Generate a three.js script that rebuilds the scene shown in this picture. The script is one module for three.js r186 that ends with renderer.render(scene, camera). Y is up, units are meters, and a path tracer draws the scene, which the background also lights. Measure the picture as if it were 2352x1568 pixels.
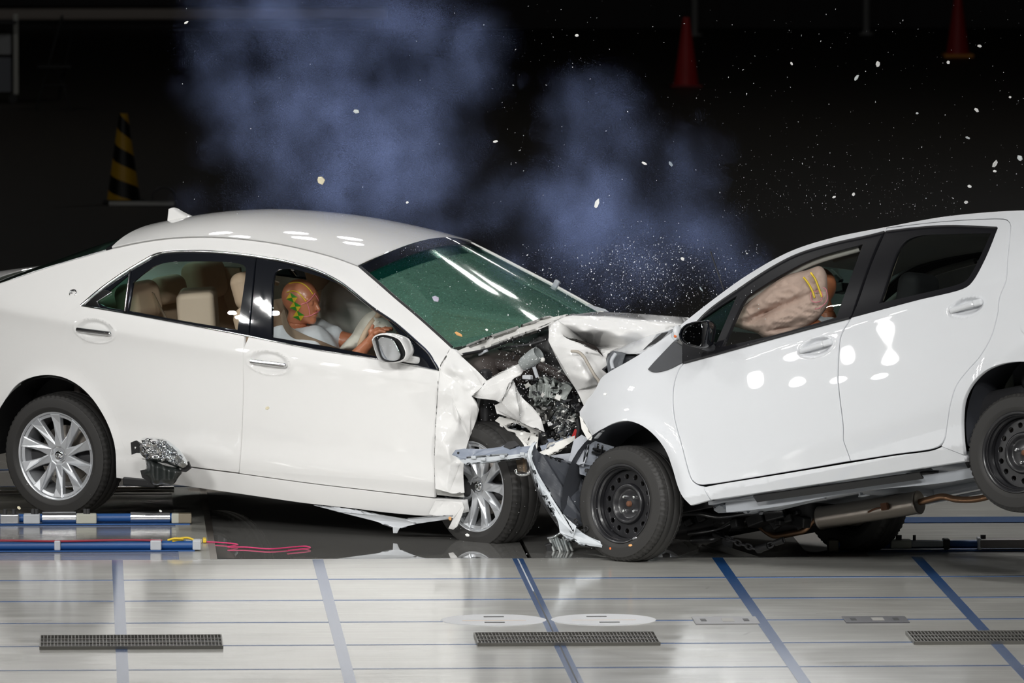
import * as THREE from 'three';
import { mergeGeometries, mergeVertices } from 'three/addons/utils/BufferGeometryUtils.js';
import { RoundedBoxGeometry } from 'three/addons/geometries/RoundedBoxGeometry.js';
import { MarchingCubes } from 'three/addons/objects/MarchingCubes.js';
import { ImprovedNoise } from 'three/addons/math/ImprovedNoise.js';
import { RectAreaLightUniformsLib } from 'three/addons/lights/RectAreaLightUniformsLib.js';

// ---------------------------------------------------------------- camera, light, exposure
const WPX = 2352, HPX = 1568, FPX = 21500;
const scene = new THREE.Scene();
scene.background = new THREE.Color(0x000000);
const camera = new THREE.PerspectiveCamera(2 * Math.atan(HPX / 2 / FPX) * 180 / Math.PI, WPX / HPX, 1, 200);
camera.rotation.order = 'YXZ';
camera.position.set(-2.16625, 4.58887, 46.37146);
camera.rotation.set(-0.0750, -0.0467, 0.0002);
camera.focus = 46.6; camera.userData.fStop = 8;
scene.add(camera);
camera.updateMatrixWorld(true);
const renderer = new THREE.WebGLRenderer({ antialias: true });
renderer.toneMapping = THREE.LinearToneMapping;
renderer.toneMappingExposure = 1.0;
renderer.shadowMap.enabled = true;
renderer.shadowMap.type = THREE.PCFSoftShadowMap;
// the floodlight banks of the hall, some added to brighten the floor: [x, y, z, aim x, aim y, aim z, columns, rows, candela each, half cone in degrees, lamp radius]
const BANKS = [
  [-9.5, 7.2, 12.5, -2.0, 0.8, -1.4, 3, 2, 54, 12, 0.26],
  [-2.5, 7.2, 15.0, -0.2, 0.8, -0.9, 3, 2, 46, 11, 0.26],
  [3.5, 7.2, 14.5, 1.7, 0.8, -0.2, 3, 2, 38, 12, 0.26],
  [-7.05, 9.0, -1.1, -1.4, 0.6, -1.0, 3, 2, 12, 20, 0.06],
  [-2.9, 9.0, -12.6, -1.2, 0.9, -1.4, 2, 2, 3.5, 16, 0.24],
  [-0.6, 9.0, -12.6, -0.6, 0.9, -1.2, 2, 2, 3.5, 16, 0.24],
  [1.8, 9.0, -12.2, 0.0, 0.9, -0.9, 2, 2, 3.5, 16, 0.24],
  [4.3, 9.0, -11.8, 1.0, 0.9, -0.6, 2, 2, 3.5, 16, 0.24],
  [-19.0, 7.2, -2.9, 0.6, 0.8, -0.2, 3, 2, 14, 9, 0.20],
  [-1.6, 9.2, 7.6, -0.8, 0.0, 3.2, 3, 2, 16, 22, 0.26],  // unseen bank, added to brighten the left front floor
  [2.6, 9.2, 7.4, 1.8, 0.0, 3.0, 3, 2, 17, 22, 0.26],  // unseen bank, added to brighten the right front floor
  [-4.6, 9.0, -9.4, -3.2, 0.0, -5.6, 3, 2, 20, 14, 0.20],  // unseen bank, added to lift the dark floor by the left track
  [5.2, 9.0, -4.6, 3.4, 0.0, -2.8, 3, 2, 16, 19, 0.20],
  [-9.0, 13.0, -38.0, -6.0, 0.0, -36.0, 3, 2, 1.0, 58, 0.20],
  [8.0, 13.0, -40.0, 6.0, 0.0, -38.0, 3, 2, 0.5, 58, 0.20],
  [-15.0, 4.8, 6.4, 1.8, 0.8, 0.4, 4, 3, 4.5, 9, 0.20],
];

// ---------------------------------------------------------------- helpers
let seed = 7;
const rnd = () => { seed = (seed + 0x6d2b79f5) | 0; let t = Math.imul(seed ^ (seed >>> 15), 1 | seed); t = (t + Math.imul(t ^ (t >>> 7), 61 | t)) ^ t; return ((t ^ (t >>> 14)) >>> 0) / 4294967296; };
const rr = (a, b) => a + (b - a) * rnd();
const perlin = new ImprovedNoise();
const noise3 = (x, y, z) => perlin.noise(x, y, z);
const fbm = (x, y, z, o = 4) => { let s = 0, a = 0.5; for (let i = 0; i < o; i++) { s += a * noise3(x, y, z); x = x * 2.03 + 11.1; y = y * 2.03 + 3.7; z = z * 2.03 + 7.9; a *= 0.5; } return s; };
const V3 = (x, y, z) => new THREE.Vector3(x, y, z);
const lerp = THREE.MathUtils.lerp, clamp = THREE.MathUtils.clamp, sstep = THREE.MathUtils.smoothstep, RAD = Math.PI / 180;
const names = new Map();
function numbered(name) { const n = names.get(name) ?? 0; names.set(name, n + 1); return n ? name + '_' + String(n).padStart(3, '0') : name; }
function shade(o) { o.traverse((c) => { if (c.isMesh) { c.castShadow = true; c.receiveShadow = true; } }); return o; }
function tag(o, label, category, group) { o.userData = { ...o.userData, label, category }; if (group) o.userData.group = group; return o; }
function thing(name, label, category, group, at) { const g = new THREE.Group(); g.name = numbered(name); scene.add(g); if (at) g.position.copy(at); return tag(g, label, category, group); }
function single(name, geo, mat, label, category, group) { const m = new THREE.Mesh(geo, mat); m.name = numbered(name); scene.add(m); return tag(m, label, category, group); }
function struct(name, geo, mat, parent) { const m = new THREE.Mesh(geo, mat); m.name = name; (parent ?? scene).add(m); if (!parent) m.userData.kind = 'structure'; return m; }
function part(parent, name, geo, mat, label) { const m = new THREE.Mesh(geo, mat); m.name = name; parent.add(m); if (label) m.userData.label = label; return m; }
function partGroup(parent, name, label) { const g = new THREE.Group(); g.name = name; parent.add(g); if (label) g.userData.label = label; return g; }
const plain = (g) => { const h = g.index ? g.toNonIndexed() : g.clone(); for (const k of Object.keys(h.attributes)) if (!['position', 'normal', 'uv'].includes(k)) h.deleteAttribute(k); if (!h.attributes.uv) h.setAttribute('uv', new THREE.BufferAttribute(new Float32Array(h.attributes.position.count * 2), 2)); if (!h.attributes.normal) h.computeVertexNormals(); return h; };
const merge = (list) => mergeGeometries(list.map(plain));
const box = (w, h, d, x = 0, y = 0, z = 0, r = 0) => { const g = r > 0 ? new RoundedBoxGeometry(w, h, d, 2, Math.min(r, w / 2.01, h / 2.01, d / 2.01)) : new THREE.BoxGeometry(w, h, d); return g.translate(x, y, z); };
const cyl = (r0, r1, h, n = 24, open = false) => new THREE.CylinderGeometry(r0, r1, h, n, 1, open);
const lathe = (pts, n = 48) => new THREE.LatheGeometry(pts.map((p) => new THREE.Vector2(p[0], p[1])), n);
const tube = (pts, r, n = 0, k = 8, closed = false) => new THREE.TubeGeometry(new THREE.CatmullRomCurve3(pts, closed, 'centripetal'), n || Math.max(8, pts.length * 6), r, k, closed);
const rod = (a, b, r, k = 10) => { const d = b.clone().sub(a), g = new THREE.CylinderGeometry(r, r, d.length(), k); g.applyQuaternion(new THREE.Quaternion().setFromUnitVectors(V3(0, 1, 0), d.normalize())); return g.translate((a.x + b.x) / 2, (a.y + b.y) / 2, (a.z + b.z) / 2); };
// a pixel of the 2352 x 1568 frame as a ray, and the points where it meets things
const CAMP = camera.position.clone();
const rayDir = (u, v) => V3((u - WPX / 2) / FPX, -(v - HPX / 2) / FPX, -1).applyQuaternion(camera.quaternion);
const atHeight = (u, v, h = 0) => { const d = rayDir(u, v), t = (h - CAMP.y) / d.y; return CAMP.clone().addScaledVector(d, t); };
const atZ = (u, v, z) => { const d = rayDir(u, v), t = (z - CAMP.z) / d.z; return CAMP.clone().addScaledVector(d, t); };
const toPixel = (p) => { const q = p.clone().sub(CAMP).applyQuaternion(camera.quaternion.clone().invert()); return [WPX / 2 - q.x / q.z * FPX, HPX / 2 + q.y / q.z * FPX]; };
// the frame of a car: x along the car towards the right of the picture, y up, z towards its near side
class Frame {
  constructor(at, yaw, pitch, roll, W) { this.m = new THREE.Matrix4().makeRotationFromEuler(new THREE.Euler(roll, yaw, pitch, 'YZX')); this.m.setPosition(at); this.inv = this.m.clone().invert(); this.W = W; }
  ray(u, v) { return [CAMP.clone().applyMatrix4(this.inv), rayDir(u, v).transformDirection(this.inv)]; }
  plane(u, v, z) { const [o, d] = this.ray(u, v), t = (z - o.z) / d.z; return o.addScaledVector(d, t); }
  planeX(u, v, x) { const [o, d] = this.ray(u, v), t = (x - o.x) / d.x; return o.addScaledVector(d, t); }
  planeY(u, v, y) { const [o, d] = this.ray(u, v), t = (y - o.y) / d.y; return o.addScaledVector(d, t); }
  side(u, v, off = 0) { const [o, d] = this.ray(u, v); let z = 0.85, p; for (let i = 0; i < 14; i++) { p = o.clone().addScaledVector(d, (z - o.z) / d.z); z = lerp(z, this.W(p.x, p.y) + off, 0.85); } p.z = this.W(p.x, p.y) + off; return p; }
  world(p) { return p.clone().applyMatrix4(this.m); }
  px(p) { return toPixel(this.world(p)); }
  place(g) { this.m.decompose(g.position, g.quaternion, g.scale); return g; }
}
// a traced outline: [u, v] on a curve, [u, v, 1] a corner; gives a dense list of [u, v]
function outline(pts, closed = true, step = 9) {
  const n = pts.length, out = [], corner = (p) => p[2] === 1;
  let first = closed ? pts.findIndex(corner) : 0; if (first < 0) first = 0;
  const seq = []; for (let i = 0; i <= (closed ? n : n - 1); i++) seq.push(pts[(first + i) % n]);
  let run = [seq[0]];
  const flush = () => {
    if (run.length < 2) return;
    let len = 0; for (let i = 1; i < run.length; i++) len += Math.hypot(run[i][0] - run[i - 1][0], run[i][1] - run[i - 1][1]);
    const k = Math.max(1, Math.round(len / step));
    if (run.length === 2) for (let i = 0; i < k; i++) out.push([lerp(run[0][0], run[1][0], i / k), lerp(run[0][1], run[1][1], i / k)]);
    else { const c = new THREE.CatmullRomCurve3(run.map((p) => V3(p[0], p[1], 0)), false, 'centripetal'), s = c.getSpacedPoints(k); for (let i = 0; i < k; i++) out.push([s[i].x, s[i].y]); }
  };
  for (let i = 1; i < seq.length; i++) { run.push(seq[i]); if (corner(seq[i]) || i === seq.length - 1) { flush(); run = [seq[i]]; } }
  if (!closed) out.push(seq[seq.length - 1].slice(0, 2));
  return out;
}
const area2 = (p) => { let a = 0; for (let i = 0; i < p.length; i++) { const q = p[(i + 1) % p.length]; a += p[i].x * q.y - q.x * p[i].y; } return a / 2; };
function insetLoop(p, d) {  // p counter-clockwise, moved inwards by d
  if (!d) return p.map((q) => q.clone());
  return p.map((q, i) => {
    const a = p[(i + p.length - 1) % p.length], b = p[(i + 1) % p.length], e1 = q.clone().sub(a).normalize(), e2 = b.clone().sub(q).normalize();
    const n1 = new THREE.Vector2(-e1.y, e1.x), n2 = new THREE.Vector2(-e2.y, e2.x), m = n1.add(n2), l = m.length(); m.divideScalar(l || 1);
    return q.clone().addScaledVector(m, d / Math.max(0.5, l / 2));
  });
}
// triangles of a flat outline with holes, split until no edge is longer than size
function fill(loop, holes, size) {
  const pts = [...loop, ...holes.flat()], v = pts.map((p) => p.clone());
  let tris = THREE.ShapeUtils.triangulateShape(loop, holes);
  for (let pass = 0; pass < 14; pass++) {
    const mid = new Map(), m = (a, b) => { if (v[a].distanceTo(v[b]) <= size) return -1; const k = a < b ? a + '_' + b : b + '_' + a; if (!mid.has(k)) { mid.set(k, v.length); v.push(v[a].clone().add(v[b]).multiplyScalar(0.5)); } return mid.get(k); };
    const next = []; let any = false;
    for (const [a, b, c] of tris) {
      // split the longest edge only, so that slivers turn into good triangles
      const L = [v[a].distanceTo(v[b]), v[b].distanceTo(v[c]), v[c].distanceTo(v[a])], ab = m(a, b), bc = m(b, c), ca = m(c, a), k = (ab >= 0) + (bc >= 0) + (ca >= 0);
      if (!k) { next.push([a, b, c]); continue; }
      any = true;
      if (k === 3) next.push([a, ab, ca], [ab, b, bc], [ca, bc, c], [ab, bc, ca]);
      else if (k === 1) { if (ab >= 0) next.push([a, ab, c], [ab, b, c]); else if (bc >= 0) next.push([b, bc, a], [bc, c, a]); else next.push([c, ca, b], [ca, a, b]); }
      else if (ab < 0) next.push([c, ca, bc], ...(v[a].distanceTo(v[bc]) < v[b].distanceTo(v[ca]) ? [[ca, a, bc], [a, b, bc]] : [[ca, a, b], [ca, b, bc]]));
      else if (bc < 0) next.push([a, ab, ca], ...(v[b].distanceTo(v[ca]) < v[c].distanceTo(v[ab]) ? [[ab, b, ca], [b, c, ca]] : [[ab, b, c], [ab, c, ca]]));
      else next.push([b, bc, ab], ...(v[c].distanceTo(v[ab]) < v[a].distanceTo(v[bc]) ? [[bc, c, ab], [c, a, ab]] : [[bc, c, a], [bc, a, ab]]));
    }
    tris = next; if (!any) break;
  }
  return [v, tris];
}
// a body panel: a traced outline laid on the side surface of a car, with folded edges
function panelLocal(loop, holes, zf, { depth = 0.022, size = 0.05, edge = 0.004 } = {}) {
  if (area2(loop) < 0) loop = loop.slice().reverse();
  holes = holes.map((h) => (area2(h) > 0 ? h.slice().reverse() : h));
  const [v, tris] = fill(loop, holes, size), pos = [], nor = [], uv = [], idx = [];
  const nrm = (x, y) => { const e = 0.0015; return V3(-(zf(x + e, y) - zf(x - e, y)) / (2 * e), -(zf(x, y + e) - zf(x, y - e)) / (2 * e), 1).normalize(); };
  for (const p of v) { const n = nrm(p.x, p.y); pos.push(p.x, p.y, zf(p.x, p.y)); nor.push(n.x, n.y, n.z); uv.push(p.x, p.y); }
  for (const t of tris) idx.push(...t);
  if (depth) for (const l of [loop, ...holes]) {
    const b = pos.length / 3, n = l.length;
    for (let i = 0; i < n; i++) {
      const a = l[(i + n - 1) % n], c = l[(i + 1) % n], o = new THREE.Vector2(c.y - a.y, a.x - c.x).normalize(), s = nrm(l[i].x, l[i].y), z = zf(l[i].x, l[i].y);
      const r = V3(o.x, o.y, 0).addScaledVector(s, 0.5).normalize();
      pos.push(l[i].x, l[i].y, z, l[i].x + o.x * edge * 0.35, l[i].y + o.y * edge * 0.35, z - edge, l[i].x + o.x * edge * 0.35, l[i].y + o.y * edge * 0.35, z - depth);
      nor.push(s.x, s.y, s.z, r.x, r.y, r.z, o.x, o.y, 0); uv.push(l[i].x, l[i].y, l[i].x, l[i].y, l[i].x, l[i].y);
    }
    for (let i = 0; i < n; i++) { const j = (i + 1) % n, p = b + i * 3, q = b + j * 3; for (const k of [0, 1]) idx.push(p + k, p + k + 1, q + k, q + k, p + k + 1, q + k + 1); }
  }
  const g = new THREE.BufferGeometry();
  g.setAttribute('position', new THREE.Float32BufferAttribute(pos, 3)); g.setAttribute('normal', new THREE.Float32BufferAttribute(nor, 3)); g.setAttribute('uv', new THREE.Float32BufferAttribute(uv, 2)); g.setIndex(idx);
  return g;
}
function panel(fr, pts, { gap = 0, holes = [], off = 0, dent = null, step = 9, ...rest } = {}) {
  const flat = (q) => outline(q, true, step).map(([u, v]) => { const p = fr.side(u, v, off); return new THREE.Vector2(p.x, p.y); });
  const zf = dent ? (x, y) => fr.W(x, y) + off + dent(x, y) : (x, y) => fr.W(x, y) + off;
  let loop = flat(pts); if (area2(loop) < 0) loop.reverse();
  return panelLocal(insetLoop(loop, gap), holes.map(flat), zf, rest);
}
const flipZ = (g) => { const h = g.clone().scale(1, 1, -1); if (h.index) { const a = h.index.array; for (let i = 0; i < a.length; i += 3) { const t = a[i]; a[i] = a[i + 1]; a[i + 1] = t; } } return h; };
// a grid of points as a surface, from a function of (0..1, 0..1)
function surface(f, nu, nv, thick = 0) {
  const pos = [], uv = [], idx = [];
  for (let j = 0; j <= nv; j++) for (let i = 0; i <= nu; i++) { const p = f(i / nu, j / nv); pos.push(p.x, p.y, p.z); uv.push(i / nu, j / nv); }
  for (let j = 0; j < nv; j++) for (let i = 0; i < nu; i++) { const a = j * (nu + 1) + i; idx.push(a, a + 1, a + nu + 1, a + 1, a + nu + 2, a + nu + 1); }
  const g = new THREE.BufferGeometry();
  g.setAttribute('position', new THREE.Float32BufferAttribute(pos, 3)); g.setAttribute('uv', new THREE.Float32BufferAttribute(uv, 2)); g.setIndex(idx); g.computeVertexNormals();
  if (!thick) return g;
  const P = g.attributes.position, N = g.attributes.normal, n = P.count, pos2 = [...P.array], nor2 = [...N.array], uv2 = [...uv, ...uv], idx2 = idx.slice();
  for (let i = 0; i < n; i++) { pos2.push(P.getX(i) - N.getX(i) * thick, P.getY(i) - N.getY(i) * thick, P.getZ(i) - N.getZ(i) * thick); nor2.push(-N.getX(i), -N.getY(i), -N.getZ(i)); }
  for (let i = 0; i < idx.length; i += 3) idx2.push(idx[i] + n, idx[i + 2] + n, idx[i + 1] + n);
  const rim = []; for (let i = 0; i < nu; i++) rim.push([i, i + 1], [nv * (nu + 1) + i + 1, nv * (nu + 1) + i]);
  for (let j = 0; j < nv; j++) rim.push([(j + 1) * (nu + 1), j * (nu + 1)], [j * (nu + 1) + nu, (j + 1) * (nu + 1) + nu]);
  for (const [a, b] of rim) idx2.push(b, a, a + n, b, a + n, b + n);
  const h = new THREE.BufferGeometry();
  h.setAttribute('position', new THREE.Float32BufferAttribute(pos2, 3)); h.setAttribute('normal', new THREE.Float32BufferAttribute(nor2, 3)); h.setAttribute('uv', new THREE.Float32BufferAttribute(uv2, 2)); h.setIndex(idx2);
  return h;
}
// a bent sheet of metal or plastic: outline [u, v, z, corner?] with a local depth for each corner, crumpled by ridged noise
function sheet(fr, pts, { thick = 0.004, size = 0.03, crumple = 0.02, freq = 5, seedZ = 0, flat = false, inner = [], holes = [], step = 8, ridge = 0.5 } = {}) {
  const o2 = outline(pts.map((p) => [p[0], p[1], p[3] ?? 1]), true, step).map((p) => new THREE.Vector2(p[0], p[1]));
  let loop = o2; if (area2(loop) < 0) loop = loop.slice().reverse();
  const hl = holes.map((h) => { let l = outline(h, true, step).map((p) => new THREE.Vector2(p[0], p[1])); if (area2(l) > 0) l.reverse(); return l; });
  const [v, tris] = fill(loop, hl, size * 460);
  // depth: straight along the outline, free as a stretched skin between it and the inner points
  const nv = v.length, zv = new Float64Array(nv), held = new Uint8Array(nv), near = Array.from({ length: nv }, () => new Set());
  for (const [a, b, c] of tris) { near[a].add(b).add(c); near[b].add(a).add(c); near[c].add(a).add(b); }
  const segZ = (q) => { let best = 1e9, z = 0; for (let i = 0; i < pts.length; i++) { const a = pts[i], b = pts[(i + 1) % pts.length], dx = b[0] - a[0], dy = b[1] - a[1], t = clamp(((q.x - a[0]) * dx + (q.y - a[1]) * dy) / (dx * dx + dy * dy || 1), 0, 1), d = Math.hypot(q.x - a[0] - t * dx, q.y - a[1] - t * dy); if (d < best) { best = d; z = lerp(a[2], b[2], t); } } return z; };
  const edges = new Map(); for (const t of tris) for (const [a, b] of [[t[0], t[1]], [t[1], t[2]], [t[2], t[0]]]) { const k = a < b ? a * 1e6 + b : b * 1e6 + a; edges.set(k, (edges.get(k) ?? 0) + 1); }
  const outer = new Set(); for (const [k, n] of edges) if (n === 1) { outer.add(Math.floor(k / 1e6)); outer.add(k % 1e6); }
  for (let i = 0; i < nv; i++) { zv[i] = segZ(v[i]); if (outer.has(i) && !(hl.length && hl.some((l) => l.some((q) => q.distanceTo(v[i]) < 3)))) held[i] = 1; }
  for (const c of inner) for (let i = 0; i < nv; i++) if (Math.hypot(v[i].x - c[0], v[i].y - c[1]) < size * 460 * 0.9) { held[i] = 1; zv[i] = c[2]; }
  const adj = near.map((q) => [...q]);
  for (let k = 0; k < 260; k++) for (let i = 0; i < nv; i++) if (!held[i]) { let t = 0; for (const j of adj[i]) t += zv[j]; zv[i] = lerp(zv[i], t / adj[i].length, 1.0); }
  for (let k = 0; k < 2; k++) for (let i = 0; i < nv; i++) if (!outer.has(i)) { let t = 0; for (const j of adj[i]) t += zv[j]; zv[i] = t / adj[i].length; }
  const tri = (x) => Math.abs(2 * (x - Math.floor(x + 0.5))), dirs = [0, 1, 2, 3].map((k) => { const a = seedZ * 1.7 + k * 2.4 + 0.5, f = freq * (0.34 + 0.16 * k); return [Math.cos(a) * f, Math.sin(a) * f, seedZ * 0.37 + k * 0.29, 1 / (1 + 0.7 * k)]; });
  const folds = (x, y) => { const w = 0.35 * noise3(x * freq * 0.5, y * freq * 0.5, seedZ + 9.1); let s = -0.9; for (const [a, b, c, m] of dirs) s += m * tri(a * x + b * y + c + w); return s; };
  const P = v.map((q, qi) => {
    const z = zv[qi], p = fr.plane(q.x, q.y, z), n = crumple * (1.1 * folds(p.x, p.y) + 0.25 * fbm(p.x * freq * 1.7, p.y * freq * 1.7, seedZ + 1.3, 2));
    return fr.plane(q.x, q.y, z + n);
  });
  const nb = P.length, pos = [], uv = [], idx = [];
  for (const p of P) { pos.push(p.x, p.y, p.z); uv.push(p.x, p.y); }
  for (const t of tris) idx.push(t[0], t[2], t[1]);  // pixels run downwards
  let g = new THREE.BufferGeometry();
  g.setAttribute('position', new THREE.Float32BufferAttribute(pos, 3)); g.setAttribute('uv', new THREE.Float32BufferAttribute(uv, 2)); g.setIndex(idx);
  g.computeVertexNormals();
  const N = g.attributes.normal, back = [];
  for (let i = 0; i < nb; i++) back.push(P[i].x - N.getX(i) * thick, P[i].y - N.getY(i) * thick, P[i].z - N.getZ(i) * thick);
  const pos2 = [...pos, ...back], nor2 = [...N.array, ...Array.from(N.array, (x) => -x)], idx2 = idx.slice();
  for (let i = 0; i < idx.length; i += 3) idx2.push(idx[i] + nb, idx[i + 2] + nb, idx[i + 1] + nb);
  let at = 0; for (const l of [loop, ...hl]) { for (let i = 0; i < l.length; i++) { const a = at + i, b = at + (i + 1) % l.length; idx2.push(a, b, a + nb, b, b + nb, a + nb); } at += l.length; }
  const h = new THREE.BufferGeometry();
  h.setAttribute('position', new THREE.Float32BufferAttribute(pos2, 3)); h.setAttribute('normal', new THREE.Float32BufferAttribute(nor2, 3)); h.setAttribute('uv', new THREE.Float32BufferAttribute([...uv, ...uv], 2)); h.setIndex(idx2);
  return flat ? (() => { const k = h.toNonIndexed(); k.computeVertexNormals(); return k; })() : h;
}
// ---------------------------------------------------------------- materials
const std = (color, roughness = 0.6, metalness = 0, more = {}) => new THREE.MeshStandardMaterial({ color: new THREE.Color(...color), roughness, metalness, side: THREE.DoubleSide, ...more });
const phys = (color, roughness, metalness, more) => new THREE.MeshPhysicalMaterial({ color: new THREE.Color(...color), roughness, metalness, side: THREE.DoubleSide, ...more });
function tex(w, h, f, srgb = false) {
  const d = new Uint8Array(w * h * 4);
  for (let y = 0; y < h; y++) for (let x = 0; x < w; x++) { const c = f(x / w, y / h), o = (y * w + x) * 4; d[o] = clamp(c[0], 0, 1) * 255; d[o + 1] = clamp(c[1], 0, 1) * 255; d[o + 2] = clamp(c[2], 0, 1) * 255; d[o + 3] = 255; }
  const t = new THREE.DataTexture(d, w, h); t.wrapS = t.wrapT = THREE.RepeatWrapping; t.magFilter = THREE.LinearFilter; t.minFilter = THREE.LinearMipmapLinearFilter; t.generateMipmaps = true; if (srgb) t.colorSpace = THREE.SRGBColorSpace; t.needsUpdate = true; return t;
}
const torus4 = (u, v, f, s, o = 4) => { const a = u * 2 * Math.PI, b = v * 2 * Math.PI; return fbm(Math.cos(a) * f + s, Math.sin(a) * f + Math.cos(b) * f * 1.3, Math.sin(b) * f * 1.3 + s, o); };
const M = {
  pearl: phys([0.75, 0.745, 0.735], 0.42, 0, { specularIntensity: 0.15, clearcoat: 1, clearcoatRoughness: 0.025 }),
  white: phys([0.665, 0.68, 0.705], 0.42, 0, { specularIntensity: 0.15, clearcoat: 1, clearcoatRoughness: 0.02 }),
  bareWhite: std([0.74, 0.73, 0.70], 0.4),
  chrome: std([0.86, 0.87, 0.88], 0.08, 1),
  satin: std([0.62, 0.63, 0.65], 0.32, 1),
  alloy: phys([0.68, 0.70, 0.73], 0.3, 0.65, { clearcoat: 0.6, clearcoatRoughness: 0.06 }),
  steel: std([0.45, 0.44, 0.42], 0.35, 1),
  gloss: phys([0.006, 0.007, 0.010], 0.3, 0, { specularIntensity: 0.02, clearcoat: 1, clearcoatRoughness: 0.03 }),
  seal: std([0.015, 0.015, 0.017], 0.55),
  pillar: phys([0.010, 0.010, 0.012], 0.35, 0, { specularIntensity: 0.35 }),
  black: std([0.012, 0.012, 0.013], 0.5),
  dark: std([0.028, 0.028, 0.030], 0.6),
  plastic: std([0.050, 0.052, 0.058], 0.45),
  grey: std([0.20, 0.215, 0.245], 0.42),
  lightGrey: std([0.45, 0.47, 0.50], 0.4),
  underbody: phys([0.34, 0.36, 0.39], 0.38, 0, { clearcoat: 0.4, clearcoatRoughness: 0.2 }),
  liner: std([0.045, 0.048, 0.058], 0.65),
  beige: std([0.55, 0.40, 0.29], 0.62),
  beigeLight: std([0.66, 0.53, 0.42], 0.65),
  headliner: std([0.55, 0.50, 0.42], 0.9),
  darkTrim: std([0.05, 0.04, 0.036], 0.7),
  blackSeat: std([0.020, 0.020, 0.023], 0.8),
  greyLiner: std([0.42, 0.40, 0.38], 0.9),
  glass: phys([0.93, 0.96, 0.94], 0.0, 0, { transmission: 1, thickness: 0, ior: 1.5 }),
  tint: phys([0.62, 0.66, 0.64], 0.0, 0, { transmission: 1, thickness: 0, ior: 1.5 }),
  shield: phys([0.55, 0.76, 0.68], 0.06, 0, { transmission: 1, thickness: 0, ior: 1.5, clearcoat: 1, clearcoatRoughness: 0.03 }),
  greenGlass: phys([0.25, 0.42, 0.36], 0.0, 0, { transmission: 1, thickness: 0, ior: 1.5 }),
  lens: phys([0.92, 0.94, 0.95], 0.03, 0, { transmission: 1, thickness: 0, ior: 1.5 }),
  mirror: std([0.80, 0.83, 0.87], 0.02, 1),
  rubber: std([0.022, 0.021, 0.020], 0.62),
  steelWheel: phys([0.010, 0.010, 0.012], 0.38, 0, { clearcoat: 0.45, clearcoatRoughness: 0.16 }),
  airbag: std([0.66, 0.62, 0.56], 0.85),
  airbagPink: std([0.52, 0.365, 0.315], 0.75),
  cotton: std([0.72, 0.74, 0.80], 0.9),
  belt: std([0.30, 0.22, 0.16], 0.8),
  exhaust: std([0.30, 0.27, 0.24], 0.34, 1),
  exhaustHot: std([0.34, 0.20, 0.12], 0.36, 1),
  rust: std([0.13, 0.055, 0.028], 0.85),
  orange: std([0.75, 0.16, 0.03], 0.5),
  red: std([0.42, 0.02, 0.02], 0.45),
  blue: std([0.015, 0.075, 0.24], 0.42),
  yellow: std([0.70, 0.48, 0.03], 0.5),
  green: std([0.03, 0.28, 0.02], 0.5),
  pink: std([0.75, 0.22, 0.30], 0.6),
  magenta: std([0.55, 0.02, 0.10], 0.5),
};
// ---------------------------------------------------------------- the hall
const streak = (s, lo, hi, fu, fv) => tex(1024, 1024, (u, v) => { const a = 0.5 + 0.9 * torus4(u, v, 1, s, 2) * 0, n = 0.5 + 0.6 * fbm(Math.cos(u * 6.2832) * fu + s, v * fv, Math.sin(u * 6.2832) * fu, 4), m = 0.5 + 0.8 * torus4(u, v, 1.2, s + 9, 4); const k = lerp(lo, hi, clamp(0.55 * n + 0.45 * m, 0, 1)); return [k, k, k]; });
const floorRough = streak(3.3, -0.05, 0.50, 0.7, 80), scuffs = Array.from({ length: 46 }, () => { const a = rr(-0.5, 0.5) * (rnd() < 0.7 ? 0.5 : 3), l = rr(0.01, 0.07); return [rnd(), rnd(), Math.cos(a) * l, Math.sin(a) * l, rr(0.0008, 0.0022), rr(-0.22, 0.10)]; }), scuffAt = (u, v) => { let s = 0; for (const [a, b, dx, dy, w, k] of scuffs) { const x = u - a, y = v - b; if (Math.abs(x) > 0.08 || Math.abs(y) > 0.08) continue; const t = clamp((x * dx + y * dy) / (dx * dx + dy * dy), -1, 1), d = Math.hypot(x - t * dx, y - t * dy); if (d < w * 3) s += k * Math.exp(-((d / w) ** 2)) * (0.6 + 0.8 * noise3(u * 300, v * 300, a)); } return s; }, floorTone = tex(1024, 1024, (u, v) => { const n = torus4(u, v, 1.1, 4.2, 5), s = fbm(Math.cos(u * 6.2832) * 0.8 + 4, v * 46, Math.sin(u * 6.2832) * 0.8, 3), k = 0.92 + 0.10 * n + 0.06 * s + scuffAt(u, v); return [k, k * 0.995, k * 0.975]; }, true);
floorRough.repeat.set(1 / 3.2, 1 / 3.2); floorTone.repeat.set(1 / 5.3, 1 / 5.3);
const floorMat = phys([0.70, 0.70, 0.685], 0.35, 0, { map: floorTone, clearcoat: 1, clearcoatRoughness: 0.55, clearcoatRoughnessMap: floorRough });
const trackMat = phys([0.27, 0.255, 0.235], 0.45, 0, { map: floorTone, clearcoat: 1, clearcoatRoughness: 0.55, clearcoatRoughnessMap: floorRough });
const backMat = phys([0.030, 0.026, 0.021], 0.6, 0, {});
const slab = (x0, x1, z0, z1, top = 0, h = 0.3) => { const g = new THREE.BoxGeometry(x1 - x0, h, z1 - z0).translate((x0 + x1) / 2, top - h / 2, (z0 + z1) / 2), P = g.attributes.position, U = g.attributes.uv; for (let i = 0; i < P.count; i++) U.setXY(i, P.getX(i), -P.getZ(i)); return g; };
const EDGE = -0.18, PX0 = atHeight(500, 1288).x, PX1 = atHeight(1868, 1288).x, PZ = -3.95;
struct('floor', slab(-34, 34, EDGE, 52), floorMat);
struct('floor_track', slab(-34, PX0 - 0.19, -9.5, EDGE, -0.004), trackMat);
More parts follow.
